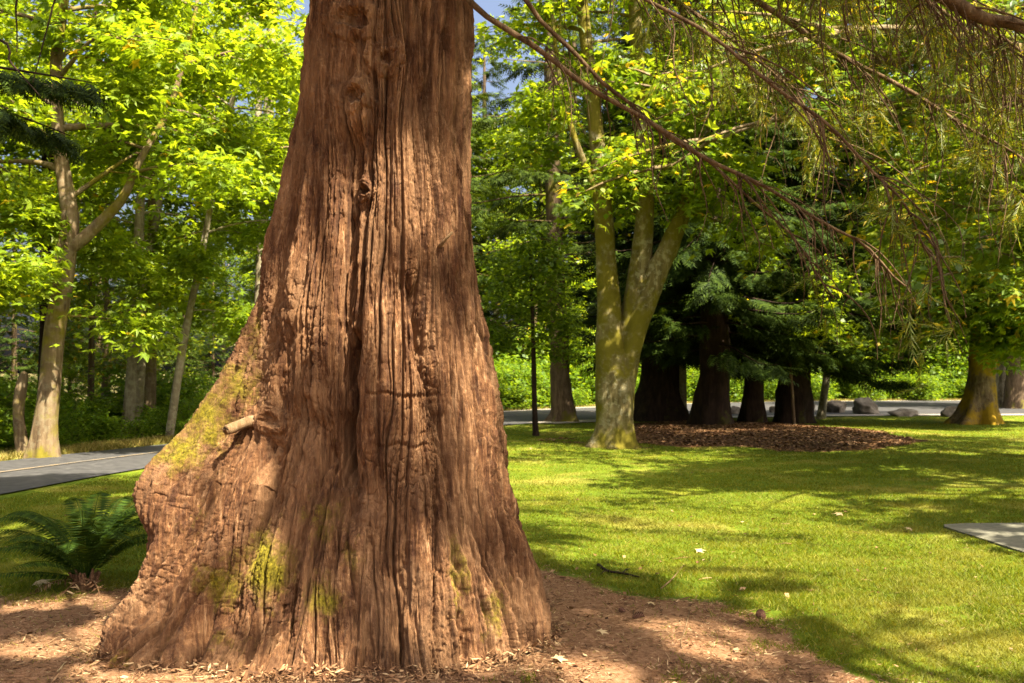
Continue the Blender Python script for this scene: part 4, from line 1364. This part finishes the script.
for i in range(400):
    x, y = fo[i]
    if y < 13 or x > 48:
        continue
    for row in range(3):
        if rs.uniform() > (.42, .40, .36)[row] * (1.0 if y < 35 else .75):
            continue
        nrm = unit(offset(resample(far_edge, 400), 1.0)[i] - resample(far_edge, 400)[i])
        q = fo[i] + nrm * (row * 1.9 + rs.uniform(-.5, .7)) + rs.normal(0, .35, 2)
        k = rs.randint(3)
        o = bushes[k] if first[k] else copy_tree(bushes[k])
        first[k] = False
        s = rs.uniform(.55, 1.15) * ((.62 + .16 * row) if y < 34 else 1.25 + .4 * row)
        o.location = (q[0], q[1], -.03)
        o.scale = (s * rs.uniform(.9, 1.3), s * rs.uniform(.9, 1.3), s * rs.uniform(.75, 1.15))
        o.rotation_euler.z = rs.uniform(0, 6.28)
        nb += 1
print('bushes', nb)

# ------------------------------------------------------------------ boulders along the lawn side of the road
def boulder(px, py, wpx, hpx, label, seed):
    d = H * F / (py - HY)
    x = (px - 512) * d / F
    w_, h_ = wpx * d / F * .92, hpx * d / F * 1.1
    nu, nv = 36, 22
    u = np.arange(nu) * 2 * PI / nu
    v = np.linspace(0, PI, nv)
    U, V = np.meshgrid(u, v)
    q = np.stack([np.cos(U) * np.sin(V), np.sin(U) * np.sin(V), np.cos(V)], -1)
    r = 1 + .30 * vn(q[..., 0] * 1.3 + seed, q[..., 1] * 1.3, q[..., 2] * 1.3, seed) + .10 * vn(q[..., 0] * 3.5, q[..., 1] * 3.5, q[..., 2] * 3.5, seed + 1) + .04 * vn(q[..., 0] * 9, q[..., 1] * 9, q[..., 2] * 9, seed + 2)
    q = q * r[..., None]
    rk = np.random.RandomState(seed)
    for _ in range(11):
        nn = unit(rk.normal(0, 1, 3) * [1, 1, .8])
        dd = rk.uniform(.62, .9)
        ex = np.maximum((q * nn).sum(-1) - dd, 0)
        q = q - .93 * ex[..., None] * nn
    q = q * (1 + .03 * vn(q[..., 0] * 14, q[..., 1] * 14, q[..., 2] * 14, seed + 3))[..., None]
    q = q * 1.15 * 1.0
    q = q * [w_ * .5, w_ * .42, h_ * .62] + [0, 0, h_ * .36]
    i = np.arange(nu * nv).reshape(nv, nu)
    n2 = np.roll(i, -1, 1)
    o = MB().add(q.reshape(-1, 3), np.stack([i[:-1], i[1:], n2[1:], n2[:-1]], -1).reshape(-1, 4)).build('boulder', M_ROCK, None, True)
    o.location = (x, d, float(gz(x, d)) - .04)
    tag(o, label, 'boulder', 'boulders along the lawn edge by the road')


boulder(733, 414.5, 15, 8, 'low dark boulder seen between the slim cedar and the bulging cedar', 3)
boulder(775, 413, 12, 7, 'low dark boulder just left of the straight cedar trunk', 5)
boulder(810, 412, 13, 9, 'small dark boulder just right of the straight cedar', 8)
boulder(836, 413, 26, 13, 'rounded grey boulder, left of the two large pale ones by the road', 11)
boulder(866, 414.5, 27, 14, 'largest rugged brown-grey boulder beside the road', 14)
boulder(905, 416, 33, 8, 'long flat boulder barely rising from the grass by the road', 17)
boulder(953, 417.5, 26, 9, 'low pale boulder tucked against the old mossy maple', 20)

# ------------------------------------------------------------------ sword fern beside the trunk
fx, fy = base_at(86, 592)
fern = thing('sword_fern', 'dark green sword fern with arching fronds left of the great trunk', 'fern', (fx, fy, float(gz(fx, fy))))
rs = np.random.RandomState(8)
w = MB()
for k in range(26):
    a = rs.uniform(0, 2 * PI)
    r_ = rs.uniform(.0, .06)
    p0 = np.array([r_ * math.cos(a), r_ * math.sin(a), .0])
    w.add(*tubes(np.stack([p0 - [0, 0, .04], p0 + [.03 * math.cos(a), .03 * math.sin(a), .06], p0 + [.07 * math.cos(a), .07 * math.sin(a), .11 + rs.uniform(0, .05)]])[None], np.array([[.022, .016, .007]]), 6))
w.build('rootstock', bark_mat('fern_root', (.05, .022, .010), (.11, .055, .026), (.22, .13, .07), scale=3), fern, True)
fr_spec = [(math.radians(180 + e), L, h) for e, L, h in ((0, .66, .42), (12, .60, .30), (-14, .66, .34), (22, .60, .12), (-28, .6, .5), (34, .5, .36), (-42, .62, .46), (48, .48, .22))]
fr_spec += [(rs.uniform(0, 2 * PI), rs.uniform(.38, .6), rs.uniform(.3, .62)) for _ in range(20)] + [(math.radians(a), L, h) for a, L, h in ((60, .45, .62), (25, .48, .60), (90, .4, .66), (-20, .42, .45), (120, .45, .62), (5, .5, .5))]
for a, L, h in fr_spec:
    t = np.linspace(0, 1, 30)
    L, h = L * 1.15, h * 1.2
    r_ = L * (t ** 1.1)
    z = h * (1.9 * t - 1.25 * t ** 2.1) + .06
    cv = np.c_[np.cos(a + .15 * t) * r_, np.sin(a + .15 * t) * r_, z]
    mb = MB().add(*tubes(cv[None], np.linspace(.005, .0015, 30)[None], 4, False))
    tt = np.linspace(.14, .995, 34)
    c = along(cv, tt)
    tg = unit(along(cv, np.minimum(tt + .02, 1)) - along(cv, tt - .02))
    up = np.array([0, 0, 1.])
    sd = unit(np.cross(tg, up))
    nr = unit(np.cross(sd, tg))
    for s in (-1, 1):
        ln = (.105 * np.clip(np.sin(PI * (tt * .93 + .07)) ** .7, .12, 1)) * rs.uniform(.9, 1.1, 34)
        leafmesh(mb, c, sd * s + tg * .28 - nr * .18, nr * 1.0 + rs.normal(0, .22, (34, 3)), ln, (T_KITE[0] * [1, .26, 1], T_KITE[1]))
    mb.build('frond', M_FERN, fern)
for a, L, h in ((3.6, .34, .10), (4.6, .30, .08), (5.4, .32, .12)):
    t = np.linspace(0, 1, 14)
    cv = np.c_[np.cos(a) * L * t, np.sin(a) * L * t, h * (1.6 * t - 1.9 * t ** 2) + .05]
    mb = MB().add(*tubes(cv[None], np.linspace(.005, .0015, 14)[None], 4, False))
    tt = np.linspace(.2, .98, 18)
    c = along(cv, tt)
    for s_ in (-1, 1):
        leafmesh(mb, c, np.c_[np.full(18, -math.sin(a) * s_), np.full(18, math.cos(a) * s_), rs.normal(-.5, .4, 18)], rs.normal(0, .5, (18, 3)) + [0, 0, 1], .06 * rs.uniform(.6, 1.2, 18), (T_KITE[0] * [1, .3, 1], T_KITE[1]))
    o = mb.build('frond', M_LITTER, fern)
    o['label'] = 'dry brown dead frond drooping at the foot of the fern'

# ------------------------------------------------------------------ small things on the soil
def gpoint(px, py):
    d = H * F / (py - HY)
    x = (px - 512) * d / F
    return np.array([x, d, float(gz(x, d))])


def pinecone(px, py, L, az, label):
    root_p = gpoint(px, py)
    mb = MB()
    rs_ = np.random.RandomState(int(px))
    nu = 12
    t = np.linspace(0, 1, 10)
    rr = L * .30 * np.sin(PI * (t * .88 + .06)) ** .7
    d = np.array([math.cos(az), math.sin(az), .1])
    mb.add(*tubes((np.array([0, 0, L * .26]) + (t - .5)[:, None] * L * d)[None], rr[None] * .8, nu))
    tt = np.linspace(.02, .95, 70)
    an = np.arange(70) * 2.399
    side = unit(np.cross(d, [0, 0, 1.]))
    up = np.cross(side, d)
    c = np.array([0, 0, L * .26]) + (tt - .5)[:, None] * L * d
    rad = np.cos(an)[:, None] * side + np.sin(an)[:, None] * up
    c = c + rad * (L * .22 * np.sin(PI * (tt * .88 + .06)) ** .7)[:, None]
    leafmesh(mb, c, rad + .5 * d, -rad * .3 + d, L * .2, T_KITE)
    o = mb.build('pine_cone', M_CONE)
    o.location = root_p
    tag(o, label, 'pine cone', 'fallen cones on the soil')


pinecone(638, 621, .075, .4, 'dark fallen cone on the open soil right of the trunk')
pinecone(761, 619, .085, 1.4, 'dark fallen cone where the soil meets the grass')
pinecone(622, 612, .05, 2.0, 'smallest fallen cone on the soil nearest the trunk')


def ground_stick(name, pts, r, mat, label, forks=()):
    mb = MB()
    p = np.array([gpoint(*q) + [0, 0, r * 1.3] for q in pts])
    mb.add(*tubes(resample(p, 18)[None], np.linspace(r, r * .4, 18)[None], 6))
    for i, q in forks:
        e = gpoint(*q) + [0, 0, r]
        mb.add(*tubes(resample(np.array([p[i], .5 * (p[i] + e) + [0, 0, .01], e]), 8)[None], np.linspace(r * .6, r * .25, 8)[None], 5))
    o = mb.build(name, mat, None, True)
    tag(o, label, 'twig')


ground_stick('fallen_twig', [(661, 586), (672, 578), (680, 566), (684, 560)], .007, B_STUB, 'pale fallen twig at the grass edge right of the trunk')
ground_stick('fallen_twig', [(598, 562), (608, 569), (622, 572), (640, 577)], .014, B_CEDAR, 'dark fallen stick with side shoots along the soil edge', ((1, (600, 572)), (2, (630, 566))))
ground_stick('fallen_twig', [(690, 612), (686, 630), (681, 646), (684, 660)], .005, B_STUB, 'thin pale twig lying on the sunny soil')
ground_stick('fallen_twig', [(26, 660), (40, 655), (58, 648)], .005, B_STUB, 'thin twig lying on the soil below the fern')
ground_stick('fallen_twig', [(540, 615), (548, 606), (566, 600)], .005, B_STUB, 'short pale twig close against the right foot of the trunk')

for i, (px, py, s, lab) in enumerate(((696, 549, .10, 'pale tan dead leaf alone on the sunny grass'), (557, 668, .09, 'cream dead leaf on the soil at the right foot of the trunk'), (274, 664, .12, 'cream dead leaf at the front foot of the trunk'),
                                      (842, 514, .11, 'tan dead leaf on the grass left of the path'), (910, 528, .10, 'tan dead leaf beside the path corner'), (650, 606, .08, 'tan dead leaf in the middle of the soil patch'), (36, 588, .16, 'long tan dead leaf under the fern fronds'), (600, 640, .07, 'tan dead leaf on the sunlit soil'))):
    mb = MB()
    r2 = np.random.RandomState(i)
    leafmesh(mb, np.zeros((1, 3)), [[math.cos(i), math.sin(i), .05]], [[.15, -.3, 1]], [s], (T_MAPLE[0] * [1, .8, .8], T_MAPLE[1]))
    o = mb.build('dead_leaf', M_TANLEAF)
    o.location = gpoint(px, py) + [0, 0, .025]
    tag(o, lab, 'dead leaf')

# ------------------------------------------------------------------ grass, litter (nobody could count them)
rs = np.random.RandomState(99)


def wedge(n, d0, d1, pw=1.0, ml=1.12):
    d = d0 * (d1 / d0) ** rs.uniform(0, 1, n)
    x = rs.uniform(-.53 * ml, .53 * ml, n) * d
    return x, d


def in_path(x, y):
    e = .05 * vn(x * 9, y * 9, 0, 231)
    return (x > 4.33 + e) & (y < 10.1 + e)


def trunkd(x, y):
    return np.hypot(x - TRUNK_C[0], (y - TRUNK_C[1]))


x, y = wedge(950000, 4.4, 34, ml=1.3)
dm_ = dirtmask(x, y) + .42 * vn(x * 2.2, y * 2.2, 3, 201) + .30 * vn(x * 11, y * 11, 3, 203)
rd_, by_ = road_dist(x, y)
mu_ = mulchmask(x, y)
pt = .5 + .5 * vn(x * .8, y * .8, 0, 202)
k = (rs.uniform(0, 1, len(x)) < smooth(.62, .18, dm_) + .012) & (rd_ > .25) & (~by_) & (~in_path(x, y)) & (mu_ < .5 + .2 * vn(x * 3, y * 3, 0, 204)) & (trunkd(x, y) > 1.0) & (rs.uniform(0, 1, len(x)) < .75 + .3 * pt)
x, y = x[k], y[k]
n = len(x)
a = rs.uniform(0, 2 * PI, n)
hgt = rs.uniform(.014, .038, n) * (1 + .25 * vn(x * .6, y * .6, 0, 205)) * np.where(rs.uniform(0, 1, n) < .03, 1.5, 1)
wd = np.clip(.0014 * y ** .5, .002, .02) * rs.uniform(.7, 1.3, n)
base = np.c_[x, y, gz(x, y) - .004]
s_ = np.c_[np.cos(a), np.sin(a), np.zeros(n)]
ln = np.c_[rs.normal(0, .8, n), rs.normal(0, .8, n), np.ones(n)] * hgt[:, None]
V = np.stack([base - s_ * wd[:, None], base + s_ * wd[:, None], base + ln], 1)
go = MB().add(V.reshape(-1, 3), np.arange(3 * n).reshape(-1, 3)).build('grass', M_GRASS)
tag(go, 'short mown grass of the park lawn', 'grass', kind='stuff')
print('grass', n)

# fallen needles and bark crumbs on the soil
x, y = wedge(190000, 4.2, 11)
dm_ = dirtmask(x, y) + .25 * vn(x * 3, y * 3, 3, 211)
k = (rs.uniform(0, 1, len(x)) < smooth(.15, .6, dm_) + .03) & (~in_path(x, y)) & (trunkd(x, y) > .7)
x, y = x[k], y[k]
n = len(x)
a = rs.uniform(0, 2 * PI, n)
mb = MB()
fw = np.c_[np.cos(a), np.sin(a), rs.normal(0, .25, n)]
leafmesh(mb, np.c_[x, y, gz(x, y) + rs.uniform(0, .014, n)], fw, np.c_[rs.normal(0, .5, n), rs.normal(0, .5, n), np.ones(n)], rs.uniform(.25, 1, n) ** 1.5 * .055, (T_KITE[0] * [1, .17, 1], T_KITE[1]))
n2 = 2600
i = rs.randint(0, n, n2)
leafmesh(mb, np.c_[x[i], y[i], gz(x[i], y[i]) + .012], fw[i][:, [1, 0, 2]], np.c_[rs.normal(0, .4, n2), rs.normal(0, .4, n2), np.ones(n2)], rs.uniform(.3, 1, n2) ** 2 * .05, T_KITE)
# twigs in the litter, and bits heaped against the foot of the trunk
n3 = 420
i = rs.randint(0, n, n3)
L_ = rs.uniform(.04, .2, n3)
a3 = rs.uniform(0, 2 * PI, n3)
u = np.linspace(-.5, .5, 4)
Pt = np.c_[x[i], y[i], gz(x[i], y[i]) + .012][:, None] + (u[None] * L_[:, None])[..., None] * np.stack([np.cos(a3), np.sin(a3), rs.normal(0, .06, n3)], -1)[:, None]
Pt[:, 1:3] += rs.normal(0, .006, (n3, 2, 3))
mb.add(*tubes(Pt, np.linspace(1, .5, 4)[None] * rs.uniform(.0015, .004, n3)[:, None], 4, False))
low = TV[(TV[..., 2] > .0) & (TV[..., 2] < .10)]
n4 = 9000
i = rs.randint(0, len(low), n4)
o4 = low[i][:, :2] - TRUNK_C
o4 = unit(o4)
rr4 = rs.exponential(.10, n4) - .03
p4 = low[i][:, :2] + o4 * rr4[:, None]
z4 = gz(p4[:, 0], p4[:, 1]) + np.maximum(.055 - rr4 * .35, 0) * rs.uniform(0, 1, n4)
a4 = rs.uniform(0, 2 * PI, n4)
leafmesh(mb, np.c_[p4, z4], np.c_[np.cos(a4), np.sin(a4), rs.normal(0, .4, n4)], np.c_[rs.normal(0, .5, n4) + o4[:, 0] * .5, rs.normal(0, .5, n4) + o4[:, 1] * .5, np.ones(n4)], rs.uniform(.2, 1, n4) ** 1.6 * .075, (T_KITE[0] * [1, .3, 1], T_KITE[1]))
tag(mb.build('needle_litter', M_LITTER), 'fallen brown needles and bark crumbs over the bare soil', 'litter', kind='stuff')

# dead leaves over the mulch bed
x = rs.uniform(0, 10.5, 130000)
y = rs.uniform(17.5, 32.5, 130000)
k = rs.uniform(0, 1, 130000) < smooth(.35, .8, mulchmask(x, y) + .3 * vn(x * 1.5, y * 1.5, 0, 221))
x, y = x[k], y[k]
n = len(x)
a = rs.uniform(0, 2 * PI, n)
mb = MB()
leafmesh(mb, np.c_[x, y, gz(x, y) + rs.uniform(0, .018, n)], np.c_[np.cos(a), np.sin(a), rs.normal(0, .15, n)], np.c_[rs.normal(0, .45, n), rs.normal(0, .45, n), np.ones(n)], rs.uniform(.3, 1, n) ** 1.5 * .105, T_KITE)
tag(mb.build('leaf_litter', M_DEADLEAF), 'brown fallen leaves covering the bed under the cedars', 'litter', kind='stuff')

# small leaves and bits scattered over the lawn
x, y = wedge(330, 6, 26)
k = (dirtmask(x, y) < .5) & (road_dist(x, y)[0] > .5) & (~in_path(x, y)) & (mulchmask(x, y) < .3)
x, y = x[k], y[k]
n = len(x)
a = rs.uniform(0, 2 * PI, n)
mb = MB()
leafmesh(mb, np.c_[x, y, gz(x, y) + rs.uniform(.012, .03, n)], np.c_[np.cos(a), np.sin(a), rs.normal(0, .3, n)], np.c_[rs.normal(0, .4, n), rs.normal(0, .4, n), np.ones(n)], rs.uniform(.3, 1, n) ** 1.6 * .065, T_KITE)
tag(mb.build('fallen_leaves', M_LITTER), 'small brown leaves and bits scattered over the lawn', 'fallen leaves', kind='stuff')

# yellowish verge grass along the far road edge
f2 = resample(far_edge, 3000)
i = rs.randint(0, 3000, 60000)
nrm = unit(offset(f2, 1.) - f2)
q = f2[i] + nrm[i] * rs.uniform(.2, 1.2, 60000)[:, None]
k = (q[:, 1] > 12) & (q[:, 0] < 40)
q = q[k]
n = len(q)
a = rs.uniform(0, 2 * PI, n)
s_ = np.c_[np.cos(a), np.sin(a), np.zeros(n)] * rs.uniform(.008, .018, n)[:, None]
bs = np.c_[q, np.zeros(n)]
tp = np.c_[rs.normal(0, .06, n), rs.normal(0, .06, n), rs.uniform(.04, .16, n)]
V = np.stack([bs - s_, bs + s_, bs + tp], 1)
m_v = leaf_mat('verge_grass', [(0, (.12, .12, .02)), (.5, (.24, .19, .04)), (1, (.36, .27, .09))], .3, 1., .6, .2)
tag(MB().add(V.reshape(-1, 3), np.arange(3 * n).reshape(-1, 3)).build('grass', m_v), 'dry yellowish verge grass along the far road edge', 'grass', kind='stuff')

# ------------------------------------------------------------------ light, sky, camera
w = bpy.data.worlds.new('World')
SC.world = w
w.use_nodes = True
nt = w.node_tree
nt.nodes.clear()
sky = nt.nodes.new('ShaderNodeTexSky')
sky.sky_type = 'NISHITA'
sky.sun_disc = False
sky.sun_elevation = math.asin(SUN[2])
sky.sun_rotation = math.atan2(SUN[0], SUN[1])
sky.air_density = .7
sky.dust_density = 9.0
bg = nt.nodes.new('ShaderNodeBackground')
bg.inputs['Strength'].default_value = .072
wo = nt.nodes.new('ShaderNodeOutputWorld')
nt.links.new(sky.outputs[0], bg.inputs[0])
nt.links.new(bg.outputs[0], wo.inputs[0])

sl = bpy.data.lights.new('sun', 'SUN')
sl.energy = 5.0
sl.angle = math.radians(.55)
sl.color = (1, .90, .72)
so = bpy.data.objects.new('sun', sl)
COL.objects.link(so)
so.rotation_euler = Vector(SUN).to_track_quat('Z', 'Y').to_euler()
so.location = (10, -10, 30)

cam = bpy.data.cameras.new('camera')
cam.sensor_width = 36
cam.lens = 35
cam.shift_y = (HY - 341.5) / 1024
cam.clip_start = .05
cam.clip_end = 2500
cam.dof.use_dof = True
cam.dof.focus_distance = 5.1
cam.dof.aperture_fstop = 5.6
co_ = bpy.data.objects.new('camera', cam)
COL.objects.link(co_)
co_.location = (0, 0, H)
co_.rotation_euler = (PI / 2, 0, 0)
SC.camera = co_

vs = SC.view_settings
vs.view_transform = 'Standard'
vs.look = 'None'
vs.exposure = 2.42
vs.gamma = 1
cy = SC.cycles
cy.max_bounces = 7
cy.diffuse_bounces = 4
cy.glossy_bounces = 2
cy.transmission_bounces = 5
cy.transparent_max_bounces = 4
cy.use_denoising = True
cy.denoiser = 'OPENIMAGEDENOISE'
cy.denoising_input_passes = 'RGB_ALBEDO_NORMAL'
cy.denoising_prefilter = 'NONE'
cy.sample_clamp_indirect = 6
